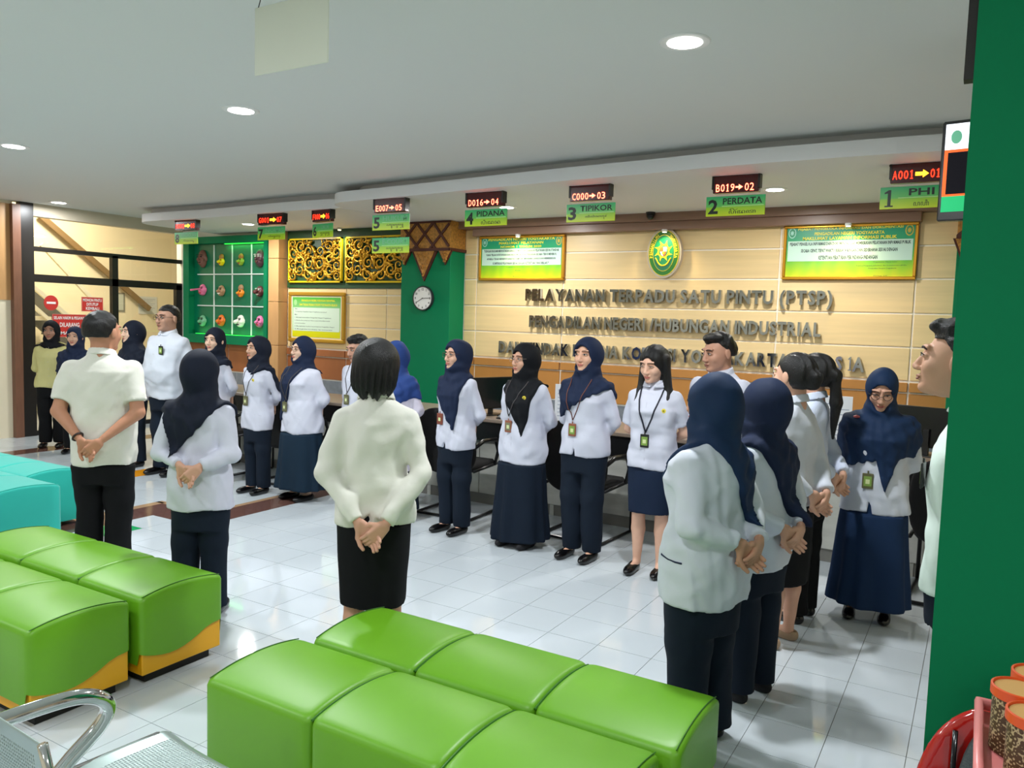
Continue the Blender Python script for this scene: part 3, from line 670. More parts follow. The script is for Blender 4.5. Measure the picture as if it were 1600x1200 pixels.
def queue(num, led_, arrow, title, jav, x0, x1, bx0, bx1, y=2.35, zt=2.865, rz=0, faint=False, second=False, lb=''):
    cx = (x0+x1)/2; t = thing('queue_display', lb, 'queue sign', (cx, y, 2.79), rz); W = (x1-x0)/2
    MB().box(-W, W, -.03, .03, -.06, .07, .004).build('display_box', M_ledbox, t)
    for s in (-1, 1):
        MB().box(s*W*.9-.03, s*W*.9+.03, -.012, .012, .062, .07).tube([(s*W*.9, 0, .065), (s*W*.9, 0, .035)], .008, 6).box(s*W-.008, s*W+.008, -.034, .034, -.03, .07).build('hanger', M_fr, t)
    if arrow == 'big':
        led(led_[0], M_digit, t, -W*.93, -.006, W*.86, .058); led(led_[1], M_digit, t, W*.93, -.006, W*.42, .058, 'R')
        MB().prism([(-W*.04, -.016), (W*.25, -.016), (W*.25, -.03), (W*.47, -.004), (W*.25, .022), (W*.25, .008), (-W*.04, .008)], -.032, -.0305).build('arrow', M_digity, t)
    else:
        led(led_[0], M_digitw, t, -W*.88, -.022, W*.86, .056); led(led_[1], M_digitw, t, W*.82, -.022, W*.44, .056, 'R')
        MB().prism([(.0, -.026), (W*.14, -.026), (W*.14, -.04), (W*.32, -.02), (W*.14, 0), (W*.14, -.014), (.0, -.014)], -.032, -.0305).build('arrow', M_digitw, t)
    def board(zc, title):
        c = (bx0+bx1)/2-cx; w2 = (bx1-bx0)/2
        bo = MB().box(-w2, w2, -.004, .004, -.075, .075, .002).build('sign_board', M_sboard, t, loc=(c, 0, zc))
        if num == '1': MB().prism([(-w2*.72+q[0]*.2, -.003+q[1]*.115) for q in ONE], -.0055, -.004).build('numeral', M_black, bo)
        else: text(num, M_black, bo, -w2*.92, -.003, -.005, width=w2*.34, height=.11, align='L', bold=.03, name='numeral')
        MB().box(-w2*.45, w2*.95, -.0052, -.004, -.004, .001).build('rule', mat('pale rule', 'c8f0a0', .4), bo)
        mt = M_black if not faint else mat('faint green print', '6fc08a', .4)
        if title: text(title, mt, bo, w2*.24, .036, -.005, width=w2*1.32 if len(title) > 4 else w2*.75, height=.048, bold=.02)
        if jav: text(jav, M_black, bo, w2*.25, -.04, -.005, width=w2*(.9 if len(jav) > 3 else .45), height=.04)
    board(-.155, title)
    if second:
        MB().tube([(-W*.6, 0, -.22), (-W*.6, 0, -.31)], .0015, 4).tube([(W*.6, 0, -.22), (W*.6, 0, -.31)], .0015, 4).build('hanging_wire', M_fr, t); board(-.38, title if second is True else second)
Q = 'hanging queue display '
queue('1', ('A001', '01'), 'big', 'PHI', 'ꦥꦲꦶ', 1.63, 1.95, 1.57, 1.985, lb=Q+'number 1 reading A001 to 01 above PHI')
queue('2', ('B019', '02'), 's', 'PERDATA', 'ꦥꦼꦂꦢꦠ', .39, .738, .335, .785, lb=Q+'number 2 reading B019 to 02 above PERDATA')
queue('3', ('C000', '03'), 's', 'TIPIKOR', 'ꦠꦶꦥꦶꦏꦺꦴꦂ', -.84, -.475, -.88, -.43, lb=Q+'number 3 reading C000 to 03 above TIPIKOR')
queue('4', ('D016', '04'), 's', 'PIDANA', 'ꦥꦶꦢꦤ', -1.9, -1.512, -1.93, -1.475, lb=Q+'number 4 reading D016 to 04 above PIDANA')
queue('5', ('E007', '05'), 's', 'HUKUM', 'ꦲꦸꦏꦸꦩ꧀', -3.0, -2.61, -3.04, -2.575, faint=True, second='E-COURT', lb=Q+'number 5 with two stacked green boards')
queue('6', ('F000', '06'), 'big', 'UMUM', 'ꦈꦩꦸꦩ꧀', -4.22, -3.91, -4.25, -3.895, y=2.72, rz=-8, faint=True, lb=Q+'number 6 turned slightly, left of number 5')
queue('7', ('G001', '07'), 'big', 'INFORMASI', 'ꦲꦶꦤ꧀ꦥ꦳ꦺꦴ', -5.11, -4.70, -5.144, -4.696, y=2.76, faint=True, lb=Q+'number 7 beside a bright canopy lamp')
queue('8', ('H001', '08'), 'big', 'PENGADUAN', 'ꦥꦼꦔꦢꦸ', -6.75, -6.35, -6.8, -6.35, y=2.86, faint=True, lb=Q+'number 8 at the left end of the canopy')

# blank board hanging near the viewer
bb = thing('hanging_board', 'blank off white board hanging from the ceiling by wire', 'board', (-.14, -1.5, 2.79))
MB().box(-.2, .2, -.004, .004, -.132, .132, .003).build('board', mat('off white board', 'd8dccb', .5), bb)
MB().tube([(-.185, 0, .125), (-.17, 0, .16), (-.165, 0, .25)], .002, 5).tube([(.185, 0, .125), (.18, 0, .25)], .002, 5).build('wire', M_fr, bb)

# television, partly hidden by the near pillar
tv = thing('television', 'wall television with white banner and black picture above the right of the room', 'television', (2.42, .38, 2.46), -8)
MB().box(-.39, .39, -.02, .03, -.235, .215, .006).build('bezel', mat('black plastic', '0b0b0d', .25), tv)
MB().box(-.375, .375, -.022, -.02, .085, .2).build('banner', mat('screen white', 'eef0fa', emit=1.1), tv)
MB().box(-.375, .375, -.022, -.02, -.125, .085).build('picture_border', mat('screen orange', 'f05a1e', emit=.9), tv)
MB().box(-.36, .36, -.0235, -.022, -.115, .072).build('picture', mat('screen black', '15131a', .6, spec=.1), tv)
MB().box(-.375, .375, -.022, -.02, -.195, -.125).build('footer', mat('screen green', '10a060', emit=.8), tv)
MB().prism([(-.33+p[0]*.022, .14+p[1]*.03) for p in ellipse(1, 1, 18)], -.0235, -.022).build('screen_seal', mat('screen seal', '5aa080', emit=.5), tv)
text('PENGADILAN NEGERI', mat('screen grey', 'b8c0c8', emit=.5), tv, -.28, .15, -.0232, width=.3, height=.02, align='L')
MB().tube([(0, .05, .0), (0, .05, .58)], .02, 8).box(-.08, .08, .02, .06, -.05, .1).build('ceiling_mount', M_fr, tv)

# masks
MC = {k: mat('mask '+k, v, .45, var=.1, scale=30) for k, v in dict(brown='7a4f42', yellow='f2d400', lime='8aa92e', dark='4e3238', pink='e2719a', tan='a77e5c', orange='f08a1c', maroon='5a2c2c', sea='6fae86', flame='e8701c', white='f2f0e4', rose='e879ab', hat='a8702c', lip='c23a3c', black='17110f').items()}
def mask(x, z, h, face, label, hat=None, nose=.02, nlen=.03, mouth='lip', long=1.0, tilt=0, headc=None):
    t = thing('wall_mask', label, 'mask', (x, YB-.035, z)); t.rotation_euler = (0, math.radians(tilt), math.radians(0)); s = h/.2
    rx, rz = .062*s, .085*s*long
    def f(P):
        d = ell(P, (0, 0, 0), (rx, .055*s, rz)); d = smin(d, ell(P, (0, -.03*s, -.05*s), (.035*s, .03*s, .03*s)), .02)
        d = smin(d, cone(P, (0, -.05*s, .015*s), (0, -.05*s-nlen, -.012*s), nose*.6, nose), .012)
        for sx in (-1, 1):
            d = smax(d, -ell(P, (sx*.027*s, -.058*s, .022*s), (.014*s, .014*s, .01*s)), .006); d = smin(d, ell(P, (sx*.035*s, -.035*s, -.015*s), (.022*s, .02*s, .02*s)), .012)
            d = smin(d, ell(P, (sx*rx*1.0, .01, 0), (.01*s, .02*s, .028*s)), .008)
        return np.maximum(d, P[:, 1]-.012)
    link(mesh_np('face', [snet(f, (-.11*s, -.10*s-nlen, -.12*s), (.11*s, .03, .13*s), .0055)]), 'face', MC[face], t)
    b = MB()
    for sx in (-1, 1):
        b.lathe([(.001, -.003), (.009*s, 0), (.001, .003)], (0, 0, 0), 8); n = 24
    b.v = []; b.f = []
    for sx in (-1, 1):
        for (cx, cz_, ax, az) in ((.027, .022, .011, .006), (.03, .042, .02, .0045)):
            b.prism([(sx*cx*s+ax*s*math.cos(k*math.pi/5), cz_*s+az*s*math.sin(k*math.pi/5)) for k in range(10)], -.062*s, -.045*s)
    b.build('eyes', MC['black'] if face not in ('dark', 'maroon') else MC['white'], t)
    MB().prism([(.026*s*math.cos(k*math.pi/6), -.048*s+.009*s*math.sin(k*math.pi/6)+.006*s*abs(math.cos(k*math.pi/6))) for k in range(12)], -.068*s, -.05*s).build('mouth', MC[mouth], t)
    if hat:
        def g_(P):
            d = ell(P, (0, .0, rz*.95), (rx*.95, .045*s, rz*.75)); d = d+folds(P, .004, 90, 2); return np.maximum(np.maximum(d, P[:, 1]-.012), rz*.55-P[:, 2])
        link(mesh_np('headpiece', [snet(g_, (-.09*s, -.07*s, rz*.4), (.09*s, .03, rz*2), .006)]), 'headpiece', MC[hat], t)
mx_ = [-7.92, -7.50, -7.08, -6.68]
mask(mx_[0], 2.50, .25, 'brown', 'long brown wooden mask, top left of the niche', mouth='black', long=1.25)
mask(mx_[1], 2.455, .15, 'yellow', 'yellow faced mask with a golden headpiece, top row of the niche', hat='hat')
mask(mx_[2], 2.455, .15, 'lime', 'lime green mask with a golden headpiece, top row of the niche', hat='hat')
mask(mx_[3], 2.49, .24, 'dark', 'long dark carved mask, top right of the niche', mouth='maroon', long=1.25)
mask(mx_[0], 2.035, .2, 'pink', 'pink mask with a very long nose, middle row of the niche', nose=.016, nlen=.16)
mask(mx_[1], 2.025, .19, 'tan', 'tan mask with pale grinning mouth, middle row of the niche', mouth='white')
mask(mx_[2], 2.0, .16, 'orange', 'orange mask with a tan comb headpiece, middle row of the niche', hat='tan')
mask(mx_[3], 2.02, .19, 'maroon', 'dark red mask with white teeth and round nose, middle row of the niche', mouth='white', nose=.03, nlen=.05)
mask(mx_[0], 1.57, .2, 'sea', 'sea green mask, bottom left of the niche', mouth='black')
mask(mx_[1], 1.585, .2, 'flame', 'orange mask with black hair tuft, bottom row of the niche', nose=.025, mouth='lip')
mask(mx_[2], 1.585, .21, 'white', 'white laughing mask with a bulbous nose, bottom row of the niche', nose=.03, nlen=.05, mouth='black')
mask(mx_[3], 1.59, .2, 'rose', 'rose pink mask, bottom right of the niche', nose=.022, mouth='lip')

# ================================================================== COUNTERS
M_marble = mat('grey veined marble', 'bdbdb6', .2, var=.2, scale=3.2, stretch=(1, 1, 2.4)); M_blk = mat('black laminate', '101114', .35); M_desk = mat('taupe worktop', '8c7d70', .3)
ct = thing('service_counter', 'long marble fronted service counter behind the row of people', 'counter', (0, 2.32, 0))
for k, a in enumerate(np.arange(-6.3, 2.9, .92)):
    MB().box(a+.003, a+.917, .03, .08, .10, .6, .003).build('marble_slab', M_marble, ct)
MB().box(-6.3, 2.9, .05, .12, 0, .1).build('plinth', mat('dark grey plinth', '7d7b76', .4), ct)
MB().box(-6.3, 2.9, 0, .05, .6, .775).build('apron', M_blk, ct)
MB().box(-6.32, 2.92, -.03, .68, .775, .81, .006).build('worktop', M_desk, ct)
MB().box(-6.3, 2.9, .1, .16, .1, .77).build('carcass', M_blk, ct)
for k, a in enumerate((-6.3, -5.0, -3.6, -2.3, -.95, .5, 1.9, 2.85)): MB().box(a, a+.04, .04, .66, 0, .775).build('side_panel', M_marble, ct)
def monitor(x, y, rz, label):
    t = thing('computer_monitor', label, 'monitor', (x, y, .81), rz)
    MB().box(-.24, .24, -.015, .015, .06, .36, .005).build('screen_case', mat('black plastic', '0b0b0d', .25), t); MB().box(-.225, .225, -.0165, -.015, .075, .345).build('screen', mat('dark screen', '14161c', .1), t)
    MB().box(-.02, .02, .01, .04, .005, .2).build('stand', M_blk, t); MB().box(-.11, .11, -.07, .09, 0, .008, .003).build('stand_base', M_blk, t)
monitor(-1.72, 2.58, 70, 'black monitor edge on, on the counter behind the woman with a red brown badge')
monitor(1.95, 2.75, 165, 'black monitor on the counter behind the woman looking down')
be = thing('counter_bell', 'small silver call bell on the counter', 'bell', (-1.5, 2.38, .81))
MB().lathe([(.04, 0), (.042, .008), (.03, .012)], n=18).build('base', M_blk, be, True); MB().lathe([(.036, .012), (.034, .024), (.022, .036), (.004, .042)], n=18).build('dome', mat('chrome', 'd8d8d8', .08, 1), be, True); MB().lathe([(.004, .04), (.004, .05), (.001, .052)], n=8).build('button', mat('chrome', 'd8d8d8', .08, 1), be)
M_paper = mat('white paper', 'eef1f6', .6)
def standee(x, y, rz, w, h, label):
    t = thing('document_holder', label, 'document holder', (x, y, .81), rz)
    MB().box(-w/2, w/2, -.003, .003, .02, h, .001).build('sheet', M_paper, t); MB().box(-w/2, w/2, -.03, .03, 0, .02, .003).build('base', M_blk, t)
    b = MB()
    for k in range(8): b.box(-w*.4, w*(.4 if k % 3 else .1), -.0045, -.003, h*.85-k*h*.09, h*.85-k*h*.09+.006)
    b.build('print', mat('grey print', 'a9b2c4', .6), t)
standee(-4.13, 2.4, 20, .22, .33, 'white sheet in a stand on the counter left of the stout woman')
standee(-.82, 2.4, 25, .24, .36, 'white sheet in a stand on the counter beside the woman with a brown badge')
standee(1.36, 2.42, 10, .22, .42, 'white sheet in a stand on the counter beside the ponytail')
bx = thing('cardboard_box', 'open brown cardboard box of papers on the counter', 'box', (1.42, 2.66, .81), 5)
b = MB().box(-.14, .14, -.1, -.095, 0, .1).box(-.14, .14, .095, .1, 0, .1).box(-.14, -.135, -.1, .1, 0, .1).box(.135, .14, -.1, .1, 0, .1).box(-.14, .14, -.1, .1, 0, .005)
b.build('carton', mat('cardboard', 'a8835a', .8), bx); MB().box(-.12, .12, -.08, .08, .01, .085).build('paper_stack', M_paper, bx)
M_fabric = mat('black seat fabric', '08080a', .85, bump=.3, bscale=120); M_tube = mat('black tube', '121214', .3)
def visitor_chair(x, y, rz, label):
    t = thing('visitor_chair', label, 'chair', (x, y, 0), rz)     # faces +Y (towards the counter)
    def fb_(P):
        d = np.sqrt((np.abs(P[:, 0]/.29)**3+np.abs((P[:, 2]-.66)/.29)**3))**(2/3)-1
        return smax(d*.25, np.abs(P[:, 1]+.23+.35*P[:, 0]**2*-1+.12*(P[:, 2]-.6))-.03, .03)
    link(mesh_np('backrest', [snet(fb_, (-.34, -.38, .33), (.34, -.1, .98), .014)]), 'backrest', M_fabric, t)
    MB().box(-.25, .25, -.2, .25, .4, .47, .03).build('seat', M_fabric, t, .8)
    for s in (-1, 1):
        MB().tube([(s*.27, .3, .015), (s*.27, .3, .40), (s*.27, .28, .44), (s*.27, -.2, .42)], .013, 8).tube([(s*.27, .3, .015), (s*.27, -.25, .015)], .013, 8).build('frame_side', M_tube, t, True)
        MB().tube([(s*.28, .14, .43), (s*.29, .19, .55), (s*.29, .14, .66), (s*.29, -.1, .67), (s*.28, -.22, .62)], [.013, .018, .022, .022, .014], 8).build('armrest', M_tube, t, True)
    MB().tube([(-.27, -.25, .015), (.27, -.25, .015)], .013, 8).build('floor_bar', M_tube, t)
visitor_chair(-1.66, 1.96, 3, 'black visitor chair behind the woman with the red brown badge')
visitor_chair(-.42, 1.96, -3, 'black visitor chair behind the woman with the brown card badge')
visitor_chair(-3.72, 1.97, 4, 'black visitor chair between the lanyard woman and the stout woman')
visitor_chair(-4.66, 2.02, 0, 'black visitor chair behind the third scarfed woman from the left wall')
visitor_chair(2.22, 1.96, -4, 'black visitor chair right of the woman looking down')

# ================================================================== OTTOMAN BENCHES
def vinyl(name, c): return mat(name, c, .4, var=.05, scale=3, bump=.05, bscale=6, spec=.45)
M_lime = vinyl('lime vinyl', '66a31a'); M_yb = mat('yellow vinyl', 'e8a80c', .45); M_bk = mat('black kick board', '0a0a0a', .6); M_pipe = mat('dark green seam', '2f6a10', .5)
def cushion(x0, x1, y0, y1, top, zb, wave, m, parent, r=.022, endL=False, endR=False, dome=.028):
    n = 12; per = []
    cx, cy = (x0+x1)/2, (y0+y1)/2
    def ring(ins, rad):
        a0, a1, b0, b1 = x0+ins, x1-ins, y0+ins, y1-ins; rad = max(rad, .003); p = []
        for (qx, qy, s) in ((a1-rad, b0+rad, -90), (a1-rad, b1-rad, 0), (a0+rad, b1-rad, 90), (a0+rad, b0+rad, 180)):
            p += [(qx+rad*math.cos(math.radians(s+90*k/4)), qy+rad*math.sin(math.radians(s+90*k/4))) for k in range(5)]
        q = []
        for i in range(len(p)):
            u, v = p[i], p[(i+1) % len(p)]; L = math.hypot(u[0]-v[0], u[1]-v[1]); k = max(1, int(L/.045)) if L > .08 else 1
            if L > .08: k = 10
            q += [(u[0]+(v[0]-u[0])*j/k, u[1]+(v[1]-u[1])*j/k) for j in range(k)]
        return q
    rings = []
    base = ring(0, .03)
    zbs = []
    for (x, y) in base:
        zz = zb
        if wave:
            t = (y-y0)/(y1-y0) if (x > x1-.02 or x < x0+.02) else (x-x0)/(x1-x0)
            if x > x1-.02 and endR or x < x0+.02 and endL or True:
                zz = zb+.035*t-.05*math.sin(math.pi*min(1, t*1.25)) if (x > x1-.025) else zb-.055
        zbs.append(zz)
    rings.append([(p[0], p[1], z) for p, z in zip(base, zbs)])
    def arch(y):
        v = (y-cy)/((y1-y0)/2); return dome*max(0, 1-v*v)
    for k in (.33, .66, 1): rings.append([(p[0], p[1], z+(top-r+arch(p[1])-z)*k) for p, z in zip(base, zbs)])
    for a in (30, 60, 90):
        ii = r*(1-math.cos(math.radians(a))); rings.append([(p[0], p[1], top-r+arch(p[1])+r*math.sin(math.radians(a))) for p in ring(ii, .03)])
    rb = ring(r, .03)
    for q in (.9, .75, .6, .45, .3, .15, .05): rings.append([(cx+(p[0]-cx)*q, cy+(p[1]-cy)*q) for p in rb])
    def zt(x, y):
        return top+arch(y)
    rings = [[(p[0], p[1], p[2] if len(p) > 2 else zt(*p)) for p in rg] for rg in rings]
    N = len(base); v = [p for rg in rings for p in rg]; f = []
    for i in range(len(rings)-1):
        for k in range(N): f.append((i*N+k, i*N+(k+1) % N, (i+1)*N+(k+1) % N, (i+1)*N+k))
    f.append(tuple((len(rings)-1)*N+k for k in range(N)))
    o = MB().add(v, f).build('cushion', m, parent, True); return o
def bench(name, label, x0, n, y0, y1, m, sw=.51, base=True, top=.41, group=None):
    t = thing(name, label, 'bench', (x0, y0, 0), group=group); L = n*sw; D = y1-y0
    for k in range(n): cushion(k*sw+.001, (k+1)*sw-.001, 0, D, top, .155 if base else .04, base, m, t)
    if base:
        MB().box(.012, L-.012, .012, D-.012, .05, .24, .004).build('yellow_base', M_yb, t)
        MB().box(.05, L-.05, .05, D-.05, 0, .05).build('kick_board', M_bk, t)
    for k in range(n+1):
        x = .016 if k == 0 else L-.016 if k == n else k*sw; dz = .0005 if k in (0, n) else -.011
        pts = [(x, D*q, top+dz+.028*(1-(2*q-1)**2)) for q in np.linspace(.035, .965, 13)]
        MB().tube(pts, .0022 if k in (0, n) else .005, 5).build('piping', M_pipe if m is M_lime else M_teal, t)
    return t
bench('ottoman_bench', 'lime green ottoman bench, back row of the right pair', 0.02, 3, -1.52, -1.07, M_lime)
bench('ottoman_bench', 'lime green ottoman bench nearest the viewer, front row of the right pair', -.03, 3, -1.99, -1.535, M_lime)
bench('ottoman_bench', 'lime green ottoman bench with yellow base, back row of the left pair', -2.43, 3, -1.64, -1.19, M_lime)
bench('ottoman_bench', 'lime green ottoman bench with yellow base, front row of the left pair', -2.45, 3, -2.12, -1.67, M_lime)
M_teal = mat('teal stretch cover', '0fb0a2', .75, bump=.3, bscale=5, sheen=.3)
bench('ottoman_bench', 'teal fabric covered ottoman bench, larger front one at left', -4.85, 3, -1.12, -.63, M_teal, base=False, top=.45, sw=.52)
bench('ottoman_bench', 'teal fabric covered ottoman bench, rear one at left', -5.2, 3, -.60, -.17, M_teal, base=False, top=.43, sw=.46)
cb = thing('corner_cushion', 'yellow green cushion corner standing on the teal bench', 'cushion', (-3.62, -1.25, .0), -10)
b = MB().box(-.42, .02, -.05, .05, .0, .50, .04).build('pad', mat('yellow green vinyl', '9aa81c', .4), cb, .8)

# ================================================================== STEEL WAITING SEATS
M_perf = mat('painted steel mesh', 'a3b4b0', .35, .6); M_chr = mat('chrome', 'd8d8d8', .08, 1)
ws = thing('waiting_bench', 'perforated steel waiting seats with chrome armrests, nearest the viewer', 'seat', (.2, -2.27, 0), -3)
def bez(P, n=6):
    P = [np.array(p, float) for p in P]; out = []
    for i in range(len(P)-1):
        p0 = P[max(i-1, 0)]; p1 = P[i]; p2 = P[i+1]; p3 = P[min(i+2, len(P)-1)]
        for k in range(n):
            t = k/n; out.append(tuple(.5*((2*p1)+(p2-p0)*t+(2*p0-5*p1+4*p2-p3)*t*t+(3*p1-p0-3*p2+p3)*t**3)))
    return out+[tuple(P[-1])]
def perf(nx, ny, fn, m, name, parent, border=3):
    v = []; f = []; idx = {}
    def V(i, j):
        if (i, j) not in idx: idx[(i, j)] = len(v); v.append(fn(i/nx, j/ny))
        return idx[(i, j)]
    for i in range(nx):
        for j in range(ny):
            a = [V(i, j), V(i+1, j), V(i+1, j+1), V(i, j+1)]
            if i < border or j < border or i >= nx-border or j >= ny-border: f.append(a); continue
            c = (i+.5, j+.5); h = .3; k = [len(v)+q for q in range(4)]
            for (dx, dy) in ((-h, -h), (h, -h), (h, h), (-h, h)): v.append(fn((c[0]+dx)/nx, (c[1]+dy)/ny))
            for q in range(4): f.append((a[q], a[(q+1) % 4], k[(q+1) % 4], k[q]))
    o = MB().add(v, f).build(name, m, parent, True); mo = o.modifiers.new('s', 'SOLIDIFY'); mo.thickness = .002; return o
for k in range(1):
    ox = -k*.52
    def fs(u, v): return (ox+u*.47, -.45*v-.0, .43+.012*math.sin(v*3)-(.03*max(0, (.12-v)/.12)**2)-.015*(1-abs(2*u-1)**3)+ .03*max(0, (v-.85)/.15)**2)
    def fk(u, v): return (ox+u*.47, -.49-.12*v-.035*math.sin(math.pi*v), .48+.32*v)
    perf(50, 48, fs, M_perf, 'seat_pan', ws, 5); perf(50, 36, fk, M_perf, 'backrest', ws, 4)
    for s in (0, .47): MB().tube([(ox+s, -.02, .41), (ox+s, -.06, .428), (ox+s, -.44, .44), (ox+s, -.50, .5), (ox+s, -.58, .64), (ox+s, -.61, .80)], .011, 8).build('side_rail', M_chr, ws, True)
for ox in (0.03,):
    MB().tube(bez([(ox-.04, -.78, .62), (ox-.02, -.62, .655), (ox, -.42, .665), (ox+.01, -.30, .655), (ox+.01, -.235, .61), (ox+.0, -.25, .55), (ox-.02, -.32, .48), (ox-.03, -.38, .42)]), .021, 12).build('armrest', M_chr, ws, True)
MB().box(-.05, .55, -.3, -.22, .34, .39, .006).build('beam', M_perf, ws)
for x in (.02, .45): MB().tube([(x, -.26, .34), (x, -.26, .05)], .022, 10).tube([(x, -.55, .02), (x, -.26, .05), (x, .0, .02)], .018, 10).build('leg', M_chr, ws, True)

# ================================================================== RED CHAIR AND BATIK CANISTERS
rc = thing('red_armchair', 'glossy red shell chair with a grey fabric pad, bottom right', 'chair', (2.385, -1.98, .05), 0)
def shell(P):
    q = P-np.array([0, 0, .42], np.float32)
    d = (np.abs(q[:, 0]/.215)**2.6+np.abs(q[:, 2]/.385)**2.6)**(1/2.6)-1
    y = .30-.6*q[:, 0]**2*1.2-.2*q[:, 2]*0
    return smax(d*.2, np.abs(P[:, 1]-y)-.014, .012)
link(mesh_np('shell', [snet(shell, (-.26, .1, .1), (.26, .36, .84), .009)]), 'shell', mat('glossy red plastic', 'b01812', .12, coat=.5), rc)
def pad(P):
    q = P-np.array([.045, 0, .44], np.float32)
    d = (np.abs(q[:, 0]/.168)**4+np.abs(q[:, 2]/.345)**3)**.28-1
    y = .272-.6*P[:, 0]**2*1.2
    return smax(d*.14, np.abs(P[:, 1]-y)-.02, .01)
link(mesh_np('back_pad', [snet(pad, (-.15, .1, .1), (.24, .34, .82), .009)]), 'back_pad', mat('grey mesh fabric', '4d5456', .8, bump=.4, bscale=200), rc)
MB().tube([(-.125, .262, .74), (-.125, .266, .5), (-.125, .262, .15)], .006, 8).build('trim_strip', mat('black gloss', '0a0a0c', .12), rc, True)
MB().box(-.2, .2, -.1, .28, .4, .46, .03).build('seat', mat('grey mesh fabric', '4d5456', .8), rc, .8)
MB().tube([(0, .1, .4), (0, .1, .06)], .03, 10).tube([(-.24, .1, .03), (.24, .1, .03)], .02, 8).tube([(0, -.14, .03), (0, .34, .03)], .02, 8).build('leg', M_tube, rc, True)
# batik pattern (print on the canisters)
bm = bpy.data.materials.new('batik paper'); bm.use_nodes = True; nt = bm.node_tree; bs = nt.nodes['Principled BSDF']; bs.inputs['Roughness'].default_value = .5
tc = nt.nodes.new('ShaderNodeTexCoord'); vo = nt.nodes.new('ShaderNodeTexVoronoi'); vo.inputs['Scale'].default_value = 120; vo.feature = 'F1'; vo.inputs['Randomness'].default_value = .55
nt.links.new(tc.outputs['Object'], vo.inputs['Vector']); wv = nt.nodes.new('ShaderNodeMath'); wv.operation = 'MULTIPLY'; wv.inputs[1].default_value = 11
nt.links.new(vo.outputs['Distance'], wv.inputs[0]); sn = nt.nodes.new('ShaderNodeMath'); sn.operation = 'SINE'; nt.links.new(wv.outputs[0], sn.inputs[0])
rp = nt.nodes.new('ShaderNodeValToRGB'); e = rp.color_ramp.elements; e[0].position = .35; e[0].color = rgb('4a3018'); e[1].position = .6; e[1].color = rgb('b09a74')
nt.links.new(sn.outputs[0], rp.inputs[0]); nt.links.new(rp.outputs[0], bs.inputs['Base Color'])
M_or = mat('orange rim', 'd8501c', .4); M_lid = mat('tan lid', 'c89a5c', .5)
tb = thing('side_table', 'small table under the batik canisters', 'table', (2.47, -2.26, 0))
MB().box(-.16, .2, -.16, .16, .945, .97, .004).build('table_top', M_desk, tb)
for sx in (-.13, .17):
    for sy in (-.13, .13): MB().box(sx-.015, sx+.015, sy-.015, sy+.015, 0, .945).build('leg', M_tube, tb)
tr_ = thing('pink_tray', 'pink plastic tray holding the batik canisters', 'tray', (2.445, -2.17, .972))
b = MB().box(-.15, .19, -.15, .15, 0, .006); b.build('tray_floor', mat('pink plastic', 'e88a88', .35), tr_)
MB().tube([(-.15, -.15, .02), (-.15, .15, .02), (.19, .15, .02), (.19, -.15, .02)], .012, 8, close=True).build('tray_rim', mat('pink plastic', 'e88a88', .35), tr_, True)
for (x, y, lb) in ((2.352, -2.165, 'batik canister with an orange rim, leftmost of three'), (2.385, -2.076, 'batik canister with an orange rim, rearmost of three'), (2.372, -2.262, 'batik canister with an orange rim, nearest the viewer of three')):
    c = thing('batik_canister', lb, 'canister', (x, y, .979))
    MB().lathe([(.040, 0), (.042, .002), (.042, .098)], n=32).build('body', bm, c, .6)
    MB().lathe([(.0425, .098), (.0455, .100), (.0455, .116), (.042, .117), (.0415, .111), (.001, .111)], n=32).build('rim', M_or, c, .6)
    MB().lathe([(.001, .1112), (.0405, .1112), (.0405, .113), (.001, .113)], n=32).build('lid', M_lid, c, .6)

# ================================================================== PEOPLE
SKIN = {}
def skin(c): return mat('skin '+c, c, .5, var=.03, scale=20, spec=.35)
def cloth(name, c, rough=.85, b=.2, sc=14, sheen=0): return mat(name, c, rough, bump=b, bscale=sc, var=.02, sheen=sheen, spec=.2)
NAVY = cloth('navy trouser cloth', '141e2c'); NAVYH = cloth('navy scarf', '1b2640', .75, .3, 9); NAVYD = cloth('dark navy scarf', '171d2c', .75, .3, 9); BLACKH = cloth('black scarf', '111318', .75, .3, 9); BLUEH = cloth('blue scarf', '27407c', .7, .3, 9)
TEALN = cloth('deep blue scarf', '182d4c', .7, .3, 9)
SHIRT = cloth('white uniform shirt', 'cccedd', .75, .35, 10); SHIRTW = cloth('warm white shirt', 'dddcd2', .75, .4, 10); SHIRTG = cloth('cool white shirt', 'ccd1dc', .75, .35, 10); KHAKI = cloth('pale khaki shirt', 'cfc98c', .8, .3, 12)
BLACKC = cloth('black cloth', '0f1013'); HAIR = mat('black hair', '0b0a0b', .42, bump=.5, bscale=90, stretch=(5, 5, .35), spec=.4); SHOE = mat('black shoe', '0c0b0d', .25); SHOEB = mat('beige shoe', 'a58a70', .4); SHOEV = mat('velvet shoe', '18171c', .8)
LIP = mat('lips', 'b8685e', .45); LIPM = mat('brownish lips', '8e5546', .5); EYEW = mat('eye white', 'cfc6be', .3); IRIS = mat('dark iris', '150d0a', .2); BROW = mat('eyebrow', '1c1210', .8)
HZ = 1.49
